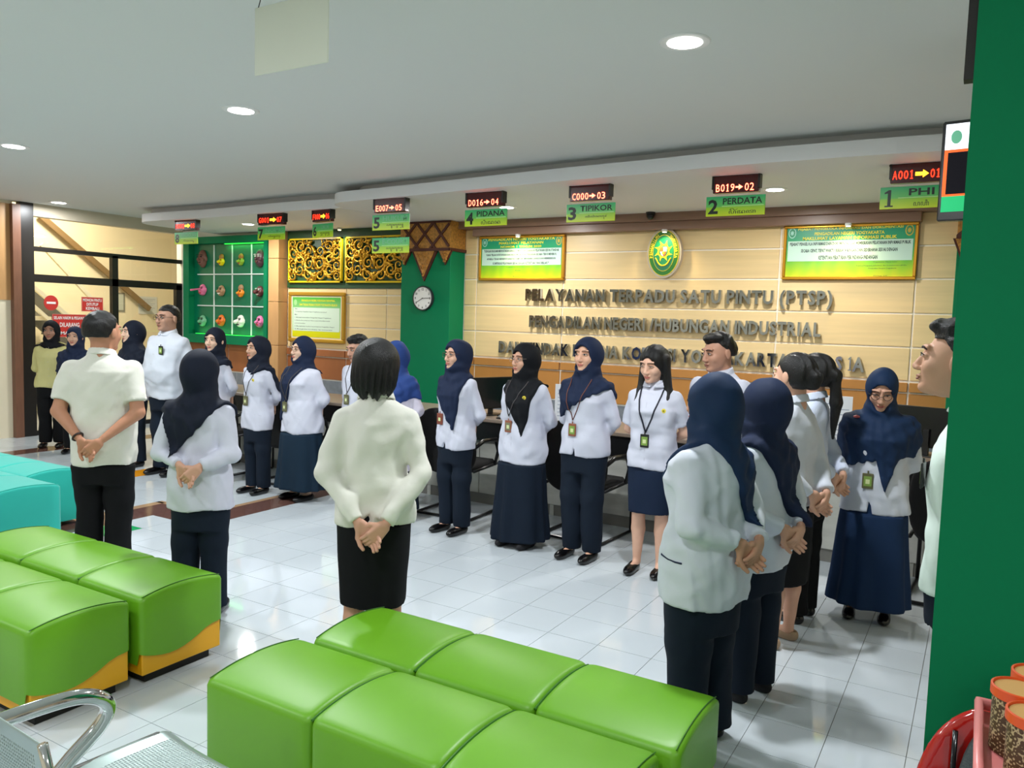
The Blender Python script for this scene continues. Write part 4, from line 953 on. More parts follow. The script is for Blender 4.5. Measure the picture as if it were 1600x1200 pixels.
def torso_tab(w, sex, belly=0, hem=.70):
    if sex == 'f':
        t = [(hem-.03, .185, .132, .0), (.80, .19, .138, .005), (.90, .178, .132, .005), (1.0, .158, .118, 0), (1.08, .16, .125, -.008), (1.16, .168, .134, -.012), (1.23, .165, .116, .0), (1.275, .148, .092, .012), (1.31, .112, .074, .016), (1.345, .070, .062, .018), (1.38, .058, .056, .014)]
    else:
        t = [(hem-.03, .170, .125, .0), (.80, .172, .126, .0), (.90, .168, .124, 0), (1.0, .165, .120, -.004), (1.10, .175, .124, -.004), (1.20, .186, .122, .002), (1.25, .186, .108, .01), (1.295, .150, .084, .015), (1.33, .105, .070, .018), (1.36, .068, .064, .016), (1.385, .062, .060, .012)]
    out = []
    for z, a, b, c in t:
        k = w if z < 1.3 else 1+(w-1)*.4
        bb = belly*math.exp(-((z-.98)/.13)**2)
        out.append((z, a*k+bb*.4, b*(1+(k-1)*1.1)+bb*.6, c-bb*.45))
    return out
def hand_caps(w, fd, pn, side, curl, sp=1.0):
    """wrist, finger direction, palm normal; side=+1 thumb towards fd x pn; returns capsules (a,b,ra,rb)"""
    w = np.array(w, float); fd = np.array(fd, float); fd /= np.linalg.norm(fd); pn = np.array(pn, float); pn -= fd*(pn@fd); pn /= np.linalg.norm(pn)
    ac = np.cross(fd, pn)*side; caps = []
    offs = [.027, .009, -.009, -.026]; ln = [.9, 1.0, .95, .76]
    for o, l in zip(offs, ln):
        k0 = w+fd*.015+ac*o*.6; k1 = w+fd*.082+ac*o*sp; caps.append((k0, k1, .0145, .0125, 'p'))
        p = k1; a = 0
        for s, rr in ((.038, .0095), (.025, .0085), (.02, .0075)):
            a += curl*(1.0 if s > .03 else .85); dr = fd*math.cos(a)+pn*math.sin(a)+ac*o*.8*(1-min(1, a)); q = p+dr/np.linalg.norm(dr)*s*l; caps.append((p, q, rr+.0006, rr, 'f')); p = q
    t0 = w+fd*.022+ac*.022; t1 = t0+fd*.028+ac*.026+pn*.012; t2 = t1+fd*.030+ac*.010+pn*.012*(1+curl); t3 = t2+fd*.022+ac*.0+pn*.008
    caps += [(w+fd*.01, t1, .014, .0125, 'p'), (t1, t2, .0115, .0100, 'f'), (t2, t3, .0098, .0082, 'f')]
    return caps
def person(label, x, y, rz, H=1.56, w=1.0, sex='f', belly=0, yaw=0, pitch=0, roll=0, sk='b98a6c', shirt=None, hem=.70, sleeve='long', bottom='trousers', bcol=None, bhem=.06,
           scarf=None, sf=(-.05, 1.05, .9), sb=(0, 1.08, .6), hair=None, glasses=False, hands='back', hz=.86, lan=None, badge=None, collar=False, slit=0.0, pin=None, res=.011, hres=.0045, shoe=None, legw=1.0, lips=None, seed=1, extras=(), elbow=.203, hoff=0, fs=0, xs=1.0, dist=None):
    hs = 1.09; K = (H-(.015 if scarf else 0))/1.605
    root = thing('person', label, 'person', (x, y, 0), rz)
    shirt = shirt or SHIRT; bcol = bcol or NAVY; shoe = shoe or SHOE; skm = skin(sk); tab = torso_tab(w, sex, belly, hem)
    sw = (.150 if sex == 'f' else .168)*(1+(w-1)*.55); ws = 1+(w-1)*.6; ar = (1.0 if sex == 'f' else 1.12)*(1+(w-1)*.8)
    SH = [np.array([s*sw, .012, 1.245 if sex == 'f' else 1.258]) for s in (1, -1)]
    ex = elbow*(.5+.5*ws)*(1 if sex == 'f' else 1.1)
    if hands == 'back':
        EL = [np.array([s*ex, .075, 1.005]) for s in (1, -1)]; by = .155+.09*(w-1)+.02
        WR = [np.array([.070, by, hz+.06]), np.array([-.070, by+.018, hz+.055])]
        HD = [hand_caps(WR[0]+np.array([-.006, .012, -.008]), (-.70, .12, -.62), (0.15, .9, -.3), 1, .34), hand_caps(WR[1]+np.array([.006, .012, -.008]), (.66, .15, -.68), (.1, -.9, .1), -1, .55)]
    elif hands == 'side':
        EL = [np.array([s*(sw+.055), .05, 1.02]) for s in (1, -1)]; WR = [np.array([s*(sw+.04), -.01, .80]) for s in (1, -1)]
        HD = [hand_caps(WR[0], (0, -.1, -1), (-1, 0, 0), 1, .3), hand_caps(WR[1], (0, -.1, -1), (1, 0, 0), -1, .3)]
    Rh = rotm(yaw, pitch, roll); pv = np.array([0, .015, 1.37])
    Rf = Rh.astype(np.float32)
    ho = np.array([0, hoff, -.012], np.float32)
    def Q(P): return (P-pv.astype(np.float32)-ho)@Rf/np.float32(hs)+pv.astype(np.float32)      # world -> head frame
    def back(p): return Rh@(np.array(p)-pv)*hs+pv+np.array([0, hoff, -.012])
    sc = lambda v: (np.asarray(v)*K)
    def put(parts, name, m, parent=root, **pr): return link(mesh_np(name, [(p[0]*K, p[1]) for p in parts if len(p[0])]), name, m, parent, **pr)
    # ---- garments
    fam = .0045
    def arms(P, r0=.050, r1=.050, r2=.037, off=0, upto=1.0, fl=0):
        d = None
        for s in (0, 1):
            a = cone(P, SH[s], EL[s], r0*ar+off, r1*ar+off); b = cone(P, EL[s], WR[s], r1*ar+off, r2*(1+(ar-1)*.3)+off); e = smin(a, b, .02)
            d = e if d is None else np.minimum(d, e)
        return d
    def short(P):
        d = None
        for s in (0, 1):
            u = (EL[s]-SH[s])/np.linalg.norm(EL[s]-SH[s]); c = SH[s]+u*.20
            e = cone(P, SH[s], SH[s]+u*.24, .050*ar, .058*ar); e = np.maximum(e, (P-c.astype(np.float32))@u.astype(np.float32)); d = e if d is None else np.minimum(d, e)
        return d
    def hemf(P, z0): return z0-P[:, 2]
    def fshirt(P):
        d = smin(loft(P, tab), arms(P) if sleeve == 'long' else short(P), .035)
        q = P[:, 2]; d = d+folds(P, .012, 18, seed)*(.45+.55*np.clip((1.25-q)/.3, 0, 1))+folds(P, .007, 40, seed+9, 4)
        if sleeve == 'long':
            for s in (0, 1):
                u = (WR[s]-EL[s])/np.linalg.norm(WR[s]-EL[s]); c = WR[s]+u*.002
                m_ = ((P-c.astype(np.float32))@u.astype(np.float32)); near = np.sqrt(((P-c.astype(np.float32))**2).sum(1))
                d = np.where((near < .075) & (m_ > 0), np.maximum(d, m_), d)
        d = np.maximum(d, hem-.008*np.sin(P[:, 0]*20)-P[:, 2])
        if slit: d = np.maximum(d, -np.maximum(np.abs(P[:, 0]+.02)-(slit-(P[:, 2]-hem))*.16, P[:, 1]+.02))
        if not scarf: d = np.maximum(d, P[:, 2]-1.362+.25*np.minimum(P[:, 1], 0)*-1*0-(P[:, 1]+.04)*.35)
        return d
    xm = ex+.09; ym = .30+.2*(w-1)+belly
    G = [snet(fshirt, (-xm, -.24-belly-.12*(w-1), hem-.03), (xm, ym, 1.41), res)]
    so = put(G, 'shirt', shirt)
    if collar:
        def fc(P):
            r = np.sqrt((P[:, 0]/1.0)**2+((P[:, 1]-.012)/1.02)**2); zc = 1.356-(P[:, 1]+.0)*-.25-.02*np.clip(-P[:, 1]/.06, 0, 1)
            d = np.maximum(np.abs(r-.072-(1.37-P[:, 2])*.35)-.0055, np.abs(P[:, 2]-zc)-.022)
            return np.maximum(d, -(np.maximum(np.abs(P[:, 0])-(.0+(1.41-P[:, 2])*-.0+.012+.25*np.clip(P[:, 2]-1.34, 0, 1)), P[:, 1])))
        put([snet(fc, (-.11, -.11, 1.32), (.11, .13, 1.43), .005)], 'collar', shirt if collar is True else collar, so)
    if sleeve == 'long':
        pass
    lw = legw*(1+(w-1)*.6)
    ft = [(.085, fs), (-.085, fs)]
    if bottom == 'trousers':
        def fb2(P):
            d = loft(P, [(hem-.12, .13*w, .11*w, .01), (.80, .168*w, .125*w+belly*.2, .005), (.90, .165*w, .122*w+belly*.3, .0), (hem+.30, .15*w, .11*w, 0)] if hem < .78 else [(.68, .13*w, .11*w, .01), (.80, .168*w, .125*w+belly*.2, .005), (.92, .165*w, .122*w+belly*.3, .0), (1.04, .15*w, .11*w, 0)])
            l = None
            for fx, fy in ft:
                s = 1 if fx > 0 else -1
                e = smin(cone(P, (s*.085*ws, .01, .82), (fx*ws*.95, fy, .46), .096*lw, .079*lw), cone(P, (fx*ws*.95, fy, .46), (fx*ws*1.0, fy+.015, .05), .079*lw, .072*lw), .03)
                l = e if l is None else np.minimum(l, e)
            d = smin(d, l, .035)+folds(P, .009, 13, seed+3)*np.clip((.9-P[:, 2])/.3, 0, 1)+folds(P, .003, 35, seed+4)
            d = np.where(P[:, 2] > hem-.004, np.maximum(d, loft(P, tab)+.016), d); return np.maximum(np.maximum(d, bhem-P[:, 2]), P[:, 2]-hem-.09)
        put([snet(fb2, (-.25*w, -.2-belly, bhem-.02), (.25*w, .2, hem+.12), res)], 'trousers', bcol)
    else:
        zt = hem+.22
        if bottom == 'long_skirt': tb2 = [(bhem-.01, .225*w, .185*w, .0), (.3, .205*w, .168*w, 0), (.6, .185*w, .150*w, 0), (.82, .172*w, .13*w, 0), (zt, .15*w, .11*w, 0)]; fo, nf = .014, 9
        else: tb2 = [(bhem-.01, .150*w, .120*w, .01), (.6, .165*w, .130*w, .01), (.78, .172*w, .13*w, .01), (zt, .15*w, .11*w, 0)]; fo, nf = .004, 7
        def fs2(P):
            d = loft(P, tb2, fo, nf, .85)+folds(P, .004, 14, seed+5)
            d = np.where(P[:, 2] > hem-.004, np.maximum(d, loft(P, tab)+.016), d); return np.maximum(np.maximum(d, bhem+.006*np.sin(P[:, 0]*9+seed)-P[:, 2]), P[:, 2]-hem-.09)
        put([snet(fs2, (-.28*w, -.23*w, bhem-.03), (.28*w, .24*w, zt-.04), res)], 'skirt', bcol)
    # ---- shoes
    fw = .9
    for fx, fy in ft:
        cx = fx*ws
        def fsh(P):
            s = 1 if fx > 0 else -1; a = P-np.array([cx+s*.012, -.045+fs, 0], np.float32)
            d = smin(ell(a, (0, -.07, .028), (.040*fw, .075, .03)), ell(a, (0, .055, .034), (.030, .055, .045)), .04); d = smin(d, ell(a, (0, 0, .03), (.034, .1, .032)), .03)
            if shoe is not None and sex == 'f': d = smax(d, -ell(a, (0, .035, .085), (.030, .085, .045)), .006)
            return smax(d, -P[:, 2]+.001, .004)
        put([snet(fsh, (cx-.07, -.2+fs, -.005), (cx+.09, .09+fs, .10), .0065)], 'shoe', shoe)
    # ---- body: head and neck fine, hands fine, rest coarse
    CH = np.array([0, 0, 0])
    m_ = 1.0 if sex == 'f' else 1.06
    def fhead(P):
        q = Q(P)
        d = ell(q, (0, .018, HZ+.022), (.0735*m_, .092, .086)); d = smin(d, ell(q, (0, -.024, HZ-.035), (.058*m_, .066, .080)), .03)
        d = smin(d, ell(q, (0, -.068, HZ-.092), (.024*m_, .024, .018)), .02)
        for s in (1, -1):
            d = smin(d, ell(q, (s*.036, -.056, HZ-.028), (.024, .026, .024)), .016)
            d = smax(d, -ell(q, (s*.031, -.101, HZ+.006), (.020, .018, .0125)), .012)
            d = smin(d, ell(q, (s*.031, -.076, HZ+.004), (.0165, .0125, .0095)), .004)
            d = smin(d, cone(q, (s*.014, -.086, HZ+.030), (s*.046, -.074, HZ+.030), .008, .006), .014)
            d = smin(d, ell(q, (s*.0115, -.097, HZ-.036), (.0085, .009, .007)), .006)
            if not scarf or True: d = smin(d, ell(q, (s*.0775*m_, .012, HZ-.008), (.008, .019, .031)), .006)
        d = smin(d, cone(q, (0, -.084, HZ+.012), (0, -.105, HZ-.031), .0075, .0115), .010)
        d = smin(d, ell(q, (0, -.0875, HZ-.058), (.021, .0105, .0055)), .005); d = smin(d, ell(q, (0, -.0855, HZ-.0685), (.018, .0105, .0062)), .004)
        nk = cone(P, (0, .028, 1.28), (0, .022+hoff*.8, 1.43), .058*m_, .052*m_*(1+(w-1)*.5))
        return smin(d, nk, .018)
    hc = back((0, 0, HZ)); fine = .0042 if dist is None or dist < 7 else .0055
    head = snet(fhead, hc-np.array([.125, .14, .215]), hc+np.array([.125, .14, .125]), fine)
    patches = [head]
    def fbody(P):
        t2 = [(z, a*.86, b*.84, c) for z, a, b, c in tab]; t2 = [r for r in t2 if r[0] > .78]; t2 = [(.78, t2[0][1], t2[0][2], 0)]+t2
        d = loft(P, t2); 
        for s in (0, 1):
            d = smin(d, cone(P, SH[s], EL[s], .040*ar, .034*ar), .02); d = smin(d, cone(P, EL[s], WR[s], .036*ar, .023), .012)
        for fx, fy in ft:
            s = 1 if fx > 0 else -1
            d = smin(d, cone(P, (s*.085*ws, .01, .82), (fx*ws, fy, .46), .078*lw, .048*lw), .02)
            d = smin(d, cone(P, (fx*ws, fy, .47), (fx*ws, fy+.02, .30), .046*lw, .051*lw), .02)
            d = smin(d, cone(P, (fx*ws, fy+.02, .30), (fx*ws, fy+.015, .07), .049*lw, .028), .012)
            d = smin(d, cone(P, (fx*ws, fy+.015, .06), (fx*ws*1.12, fy-.115, .024), .027, .022), .014)
        return d
    cr = .012 if bottom == 'knee_skirt' or sleeve == 'short' else .016
    patches.append(snet(fbody, (-xm, -.24-belly, -.01), (xm, ym-.03, 1.36), cr))
    for s in (0, 1):
        caps = HD[s]; u = (WR[s]-EL[s])/np.linalg.norm(WR[s]-EL[s])
        def fh(P, caps=caps, s=s):
            dp_ = cone(P, WR[s]-u*.05, WR[s]+u*.012, .0245, .0195)
            for a, b, ra, rb, k in caps:
                if k == 'p': dp_ = smin(dp_, cone(P, a, b, ra, rb), .010)
            df = None
            for a, b, ra, rb, k in caps:
                if k == 'f': e = cone(P, a, b, ra, rb); df = e if df is None else np.minimum(df, e)
            return smin(dp_, df, .005)
        pts = np.array([c[0] for c in caps]+[c[1] for c in caps]+[WR[s]-u*.04]); patches.append(snet(fh, pts.min(0)-.022, pts.max(0)+.022, hres))
    body = put(patches, 'body', skm)
    # ---- face pieces
    def hb(v): 
        return [tuple(back(p)*K) for p in v]
    def hpart(b, name, m, parent, smooth=True):
        b.v = hb(b.v); return b.build(name, m, parent, smooth)
    for s in (1, -1):
        low = .5 if pitch > 12 else 1.0
        b = MB(); n = 12; v = [(s*.031+.0135*math.cos(k*2*math.pi/n), -.0895+.0035*abs(math.cos(k*2*math.pi/n))**2*1.2, HZ+.0045+.0052*low*math.sin(k*2*math.pi/n)*(1 if math.sin(k*2*math.pi/n) > 0 else .8)) for k in range(n)]
        v.append((s*.031, -.0925, HZ+.0045)); b.add(v, [(k, (k+1) % n, n) for k in range(n)]); e = hpart(b, 'eye', EYEW, body)
        b = MB(); n = 10; v = [(s*.031+.0056*math.cos(k*2*math.pi/n), -.0918, HZ+.005+.0050*low*math.sin(k*2*math.pi/n)) for k in range(n)]+[(s*.031, -.0938, HZ+.005)]; b.add(v, [(k, (k+1) % n, n) for k in range(n)])
        hpart(b, 'iris', IRIS, e) if False else hpart(b, 'iris', IRIS, body)
        hpart(MB().tube([(s*.0165, -.0905, HZ+.005), (s*.024, -.0935, HZ+.0098), (s*.033, -.0925, HZ+.0112), (s*.041, -.0875, HZ+.0095), (s*.047, -.081, HZ+.006)], [.0010, .0017, .0019, .0018, .001], 5), 'eyelash', BROW, body)
        th = .0020 if sex == 'f' else .0033
        hpart(MB().tube([(s*.014, -.0945, HZ+.0265), (s*.026, -.0915, HZ+.0300), (s*.038, -.0860, HZ+.0290), (s*.049, -.0755, HZ+.0225)], [th*.8, th, th, th*.4], 5), 'eyebrow', BROW, body)
    lp = lips or (LIP if sex == 'f' else LIPM)
    b = MB().tube([(-.0215, -.0885, HZ-.0625), (-.011, -.0965, HZ-.0590), (0, -.0985, HZ-.0602), (.011, -.0965, HZ-.0590), (.0215, -.0885, HZ-.0625)], [.0012, .0032, .0030, .0032, .0012], 6)
    b.tube([(-.0185, -.0890, HZ-.0645), (-.009, -.0955, HZ-.0677), (0, -.0970, HZ-.0685), (.009, -.0955, HZ-.0677), (.0185, -.0890, HZ-.0645)], [.0012, .0038, .0044, .0038, .0012], 6)
    hpart(b, 'lips', lp, body)
    if glasses:
        b = MB()
        for s in (1, -1):
            b.tube([(s*.032+.0225*math.cos(a), -.1065+.010*abs(math.cos(a))*(1 if s*math.cos(a) > 0 else .1), HZ+.002+.0185*math.sin(a)) for a in np.linspace(0, 2*math.pi, 17)[:-1]], .0016, 5, close=True)
            b.tube([(s*.054, -.097, HZ+.006), (s*.074, -.05, HZ+.008), (s*.081, .0, HZ+.004)], .0015, 5)
        b.tube([(-.010, -.108, HZ+.004), (0, -.111, HZ+.007), (.010, -.108, HZ+.004)], .0015, 5)
        hpart(b, 'glasses', glasses if glasses is not True else mat('dark glasses frame', '1a1413', .3), root)
    # ---- headscarf
    if scarf:
        up = [(z, a+.019, b+.021, c) for z, a, b, c in tab]
        def fsc(P):
            q = Q(P)
            cap = ell(q, (0, .016, HZ+.012), (.090, .115, .112)); cap = smin(cap, ell(q, (0, -.012, HZ-.085), (.073, .090, .060)), .03)
            cap = smin(cap, ell(q, (0, .052, HZ-.035), (.078, .070, .082)), .035)
            nk = cone(P, (0, .02, 1.41), (0, .02, 1.30), .067, .092)
            base = smin(loft(P, up), arms(P, .050, .050, .037, .016), .05)
            hem_ = lambda h: h[1]+np.where(P[:, 0] < h[0], h[2], h[3] if len(h) > 3 else h[2])*np.abs(P[:, 0]-h[0]); hz_f = hem_(sf); hz_b = hem_(sb)
            if len(sf) > 4: hz_f = np.minimum(hz_f, sf[4]+sf[5]*P[:, 0])
            t = np.clip((P[:, 1]+.04)/.10, 0, 1); t = t*t*(3-2*t)
            hz_ = hz_f*(1-t)+hz_b*t
            side = np.clip((np.abs(P[:, 0])-.13)/.1, 0, 1); hz_ = hz_+side*(.0)
            base = np.maximum(base, (hz_-P[:, 2])*.62)
            base = smax(base, P[:, 2]-1.40, .03)
            d = smin(smin(base, nk, .055), cap, .03)
            dd = np.sin(P[:, 2]*60+np.abs(P[:, 0]-.02)*-55+np.sin(P[:, 0]*22+seed)*1.2+seed)*.0042*np.clip((1.42-P[:, 2])/.06, 0, 1)*np.clip((P[:, 2]-1.12)/.1, .25, 1)+np.sin(np.arctan2(P[:, 0], -P[:, 1]-.02)*15+P[:, 2]*10+seed)*.003*np.clip((1.34-P[:, 2])/.12, 0, 1)
            d = d+dd+folds(P, .007, 22, seed+11)+folds(P, .003, 60, seed+12, 2)*np.clip((1.42-P[:, 2])/.1, 0, 1)
            d = np.maximum(d, (hz_-P[:, 2])*.62*np.where(P[:, 2] < 1.35, 1, -1e-3)) if False else d
            fo_ = ell(q, (0, -.125, HZ-.016), (.0665, .108, .089)); return smax(d, -fo_, .005)
        lowz = min(sf[1], sb[1]); lowz = max(hem-.1, lowz)-.03
        sr = .009 if dist is None or dist < 7 else .0105
        so2 = put([snet(fsc, (-.34*ws, -.27-belly, lowz), (.34*ws, .30, 1.665), sr)], 'headscarf', scarf)
        hpart(MB().tube([(.060*math.cos(a), -.098+.035*abs(math.cos(a))+.012*(math.sin(a) < 0), HZ-.018+.088*math.sin(a)) for a in np.linspace(math.radians(200), math.radians(-20), 14)], .003, 5), 'scarf_edge', scarf, root) if False else None
    # ---- hair
    if hair:
        def fhair(P):
            q = Q(P); x_, y_, z_ = q[:, 0], q[:, 1], q[:, 2]
            if hair in ('short', 'thin'):
                d = ell(q, (0, .022, HZ+.028), (.081*m_, .099, .091)); d = smin(d, ell(q, (0, .06, HZ-.01), (.066*m_, .05, .07)), .03)
                line = np.where(y_ < -.03, HZ+.060, np.where(y_ < .035, HZ+.060-(y_+.03)*1.15, HZ-.03)); d = np.maximum(d, line-z_)
                if hair == 'short': d = smin(d, ell(q, (0, -.030, HZ+.090), (.058, .050, .024)), .02); d = np.maximum(d, np.where(y_ < -.03, HZ+.056-z_, -1))
                if hair == 'short': d = d+folds(q, .006, 70, seed)-.006*np.clip((z_-HZ-.07)/.03, 0, 1)
                return d+folds(q, .002, 130, seed)
            if hair == 'bob':
                d = ell(q, (0, .022, HZ+.018), (.098, .114, .105)); d = smin(d, ell(q, (0, .055, HZ-.06), (.092, .072, .085)), .04)
                d = d+.0045*np.sin(np.arctan2(x_, y_-.02)*26+z_*20)*np.clip((HZ+.02-z_)/.06, 0, 1)
                low = HZ-.125+.020*np.sin(np.arctan2(x_, y_)*9+1)+.012*np.sin(np.arctan2(x_, y_)*23); d = np.maximum(d, (low-z_)*.8)
                return smax(d, -ell(q, (0, -.13, HZ-.04), (.062, .085, .105)), .01)
            if hair == 'long':
                d = ell(q, (0, .022, HZ+.022), (.088, .106, .099)); 
                for s in (1, -1):
                    d = smin(d, cone(P, back((s*.07, .03, HZ+.02)), np.array([s*.098, -.015, 1.285]), .030, .030), .03); d = smin(d, cone(P, np.array([s*.098, -.015, 1.29]), np.array([s*.108, -.07, 1.215]), .031, .020), .02)
                d = smin(d, cone(P, back((0, .06, HZ)), np.array([0, .085, 1.24]), .075, .07), .04)
                d = d+.003*np.sin(x_*190+z_*16)
                return smax(d, -ell(q, (0, -.118, HZ-.022), (.057, .085, .095)), .01)
            if hair in ('bun', 'ponytail'):
                d = ell(q, (0, .026, HZ+.024), (.083, .100, .094)); d = smin(d, ell(q, (0, .06, HZ-.012), (.07, .055, .07)), .03)
                line = np.where(y_ < .03, HZ+.065-(y_+.05)*1.15, HZ-.06); d = np.maximum(d, line-z_)
                d = smin(d, ell(q, (0, .125, HZ+.0), (.034, .036, .036)), .015)
                tip = (0, .155, 1.22) if hair == 'ponytail' else (0, .13, HZ-.06)
                d = smin(d, cone(P, back((0, .13, HZ-.005)), np.array([.0, .145, 1.33]) if hair == 'ponytail' else back((0, .12, HZ-.03)), .028, .034), .015)
                if hair == 'ponytail': d = smin(d, cone(P, np.array([0, .145, 1.33]), np.array([0, .14, 1.12]), .034, .010), .015)
                return d+.0025*np.sin(x_*170+z_*25)
        lo = hc+np.array([-.16, -.15, -.42 if hair in ('long', 'ponytail') else -.20]); hi = hc+np.array([.16, .24, .15]); put([snet(fhair, lo, hi, .0055)], 'hair', HAIR)
    # ---- lanyard, badge, pin on the front
    def surf_y(xq, zq, extra=0):
        P = np.stack([np.full(90, xq), np.linspace(-.36, .0, 90), np.full(90, zq)], 1).astype(np.float32); f = fshirt(P)
        if scarf: f = np.minimum(f, fsc(P))
        i = np.argmax(f < 0); return (P[i, 1] if (f < 0).any() else -.12)-.006-extra
    if lan:
        lx, lz, lcol, cardm, cw = lan   # badge centre
        L = []
        for s in (1, -1):
            p = [(s*.085+(lx-s*.085)*t+s*.015*math.sin(math.pi*t), 1.36+(lz+.06-1.36)*t) for t in np.linspace(.0 if not scarf else .12, 1, 12)]
            L.append([(a, surf_y(a, b), b) for a, b in p if b < 1.34])
        b = MB()
        for pl in L: b.tube([tuple(np.array(q)*K) for q in pl], .0035*K if cw < 2 else .006*K, 5)
        lo_ = b.build('lanyard', lcol, root, True)
    if badge or lan:
        bx_, bz_, bm_, inner = badge if badge else (lan[0], lan[1], lan[3], lan[4] if isinstance(lan[4], bpy.types.Material) else None)
        yy = min(surf_y(bx_-.02, bz_), surf_y(bx_+.02, bz_+.03), surf_y(bx_, bz_-.03))
        c = np.array([bx_, yy-.004, bz_])*K
        bd = MB().box(-.030, .030, -.004, .004, -.045, .045, .003).tube([(0, 0, .045), (0, 0, .06)], .004, 6).build('id_badge', bm_, root, loc=tuple(c))
        MB().box(-.021, .021, -.0055, -.004, -.03, .028).build('card', inner or mat('green id card', '7d9c48', .35), bd); MB().box(-.011, .011, -.0065, -.0055, -.016, .010).build('card_photo', mat('card photo', 'cfd8a0', .4), bd)
    if pin:
        px_, pz_ = pin; yy = surf_y(px_, pz_); c = np.array([px_, yy, pz_])*K
        b = MB(); b.lathe([(.001, -.003), (.015, -.002), (.015, .003), (.001, .003)], n=16); b.v = [(a, c_, -b_) if False else (a, -abs(c_) if False else c_, b_) for a, b_, c_ in b.v]; b.v = [(a, -z_, y_) if False else (a, y_, z_) for a, y_, z_ in b.v]
        pn = b.build('round_pin', mat('yellow pin', 'e8d24a', .4), root, loc=tuple(c)); MB().box(-.006, .006, -.0045, -.003, -.006, .006).build('pin_mark', mat('pin olive', '8c8a1c', .4), pn)
    for kind in extras:
        if kind == 'seams':
            sm = mat('shirt seam '+shirt.name, tuple(c*.72 for c in shirt.node_tree.nodes['Principled BSDF'].inputs['Base Color'].default_value[:3]), .8)
            L = [(-.02, z) for z in np.linspace(1.26, hem+.02, 22)]; pts = [(a, surf_y(a, b)+.0062, b) for a, b in L]
            if scarf: pts = [p for p in pts if fsc(np.array([[p[0], p[1], p[2]]], np.float32))[0] > .004]
            if len(pts) > 3: MB().tube([tuple(np.array(q)*K) for q in pts], .0022, 4).build('placket', sm, so)
            for s in (1, -1):
                pts = [(s*(a), surf_y(s*a, z)+.006, z) for a, z in ((.06, hem+.16), (.085, hem+.158), (.11, hem+.155), (.135, hem+.15))]
                MB().tube([tuple(np.array(q)*K) for q in pts], .0022, 4).build('pocket_seam', sm, so)
        if kind == 'shirt_buttons':
            for z in np.arange(hem+.06, 1.30, .09):
                yb = surf_y(0.0, z)+.004; MB().lathe([(.0045, -.002), (.0045, .002)], n=8).build('button', mat('pearl button', 'c8c8c4', .3), so, loc=tuple(np.array([0, yb, z])*K))
        if kind == 'pocket_trim':
            def sx_(yq, zq):
                P = np.stack([np.linspace(.45, .05, 90), np.full(90, yq), np.full(90, zq)], 1).astype(np.float32); f = fshirt(P); i = np.argmax(f < 0); return P[i, 0]+.003
            MB().tube([tuple(np.array((sx_(a, b), a, b))*K) for a, b in [(-.12, .865), (-.08, .85), (-.04, .842), (.0, .84), (.03, .84)]], .004, 5).build('pocket_trim', mat('navy trim', '16223c', .8), so)
        if kind == 'bracelet':
            u = (WR[0]-EL[0])/np.linalg.norm(WR[0]-EL[0]); cpt = WR[0]-u*.012; a1 = np.cross(u, (0, 0, 1)); a1 /= np.linalg.norm(a1); a2 = np.cross(u, a1)
            MB().tube([tuple((cpt+(a1*math.cos(t)+a2*math.sin(t))*.030)*K) for t in np.linspace(0, 2*math.pi, 17)[:-1]], .006*K, 6, close=True).build('bracelet', mat('dark bracelet', '2c1c14', .4), root)
        if kind == 'breast_pocket':
            for s in (1, -1):
                b = MB(); g_ = [(s*.085+a, z) for z in (1.15, 1.08) for a in (-.045, .045)]
                v = [(a, surf_y(a, z)-.002, z) for a, z in g_]; b.add([tuple(np.array(q)*K) for q in v]+[tuple((np.array(q)+[0, .012, 0])*K) for q in v], [(0, 1, 3, 2), (4, 6, 7, 5), (0, 4, 5, 1), (2, 3, 7, 6), (0, 2, 6, 4), (1, 5, 7, 3)])
                b.build('pocket_flap', shirt, so)
        if kind == 'brooch':
            P = (.115, surf_y(.115, 1.27), 1.27); MB().lathe([(.002, -.01), (.018, -.004), (.018, .004), (.002, .01)], n=10).build('brooch', mat('pink brooch', 'c85a5a', .4), root, loc=tuple(np.array((-.13, surf_y(-.13, 1.29), 1.29))*K))
        if kind == 'epaulettes':
            for s in (1, -1): MB().box(-.045, .045, -.022, .022, -.004, .004, .002).build('epaulette', mat('khaki loop', 'b0a868', .7), so, loc=tuple(np.array([s*.125, .015, 1.335])*K)).rotation_euler = (0, s*.35, 0)
    return root

LN = mat('grey lanyard', '4a4446', .6); LB_ = mat('navy lanyard', '16182c', .6); LBR = mat('brown lanyard', '6a3c30', .6)
BBR = mat('brown badge', '8a5038', .5); BRD = mat('red brown badge', '7c3f30', .5); BBK = mat('black badge', '17191a', .35); BOL = mat('olive badge', '5b5a3a', .45); BCARD = mat('olive card', '77765a', .5)
P_ = person
P_('guard in a black headscarf and pale khaki shirt, leftmost by the glass door', -7.45, 1.62, 45, 1.545, 1.0, yaw=0, sk='a87c66', shirt=KHAKI, hem=.77, bcol=BLACKC, scarf=BLACKH, sf=(0, 1.27, .2), sb=(0, 1.27, .1), extras=('breast_pocket', 'epaulettes', 'shirt_buttons'), res=.013, dist=11, collar=True, seed=2)
P_('short woman in a wide navy headscarf beside the guard in khaki', -6.86, 1.57, 38, 1.49, .98, yaw=0, sk='d0a48c', shirt=NAVY, hem=.62, bcol=BLACKC, scarf=NAVYH, sf=(.05, .93, .25), sb=(0, 1.0, .2), pin=(.05, 1.12), res=.013, dist=11, seed=3)
P_('woman in profile with a long navy headscarf, behind the stout man in white', -5.66, 1.50, 0, 1.59, .98, yaw=-8, sk='dfb8a0', shirt=SHIRT, hem=.74, scarf=NAVYD, sf=(-.10, .92, 2, .8), sb=(.1, 1.1, .3), res=.012, dist=9.5, seed=4)
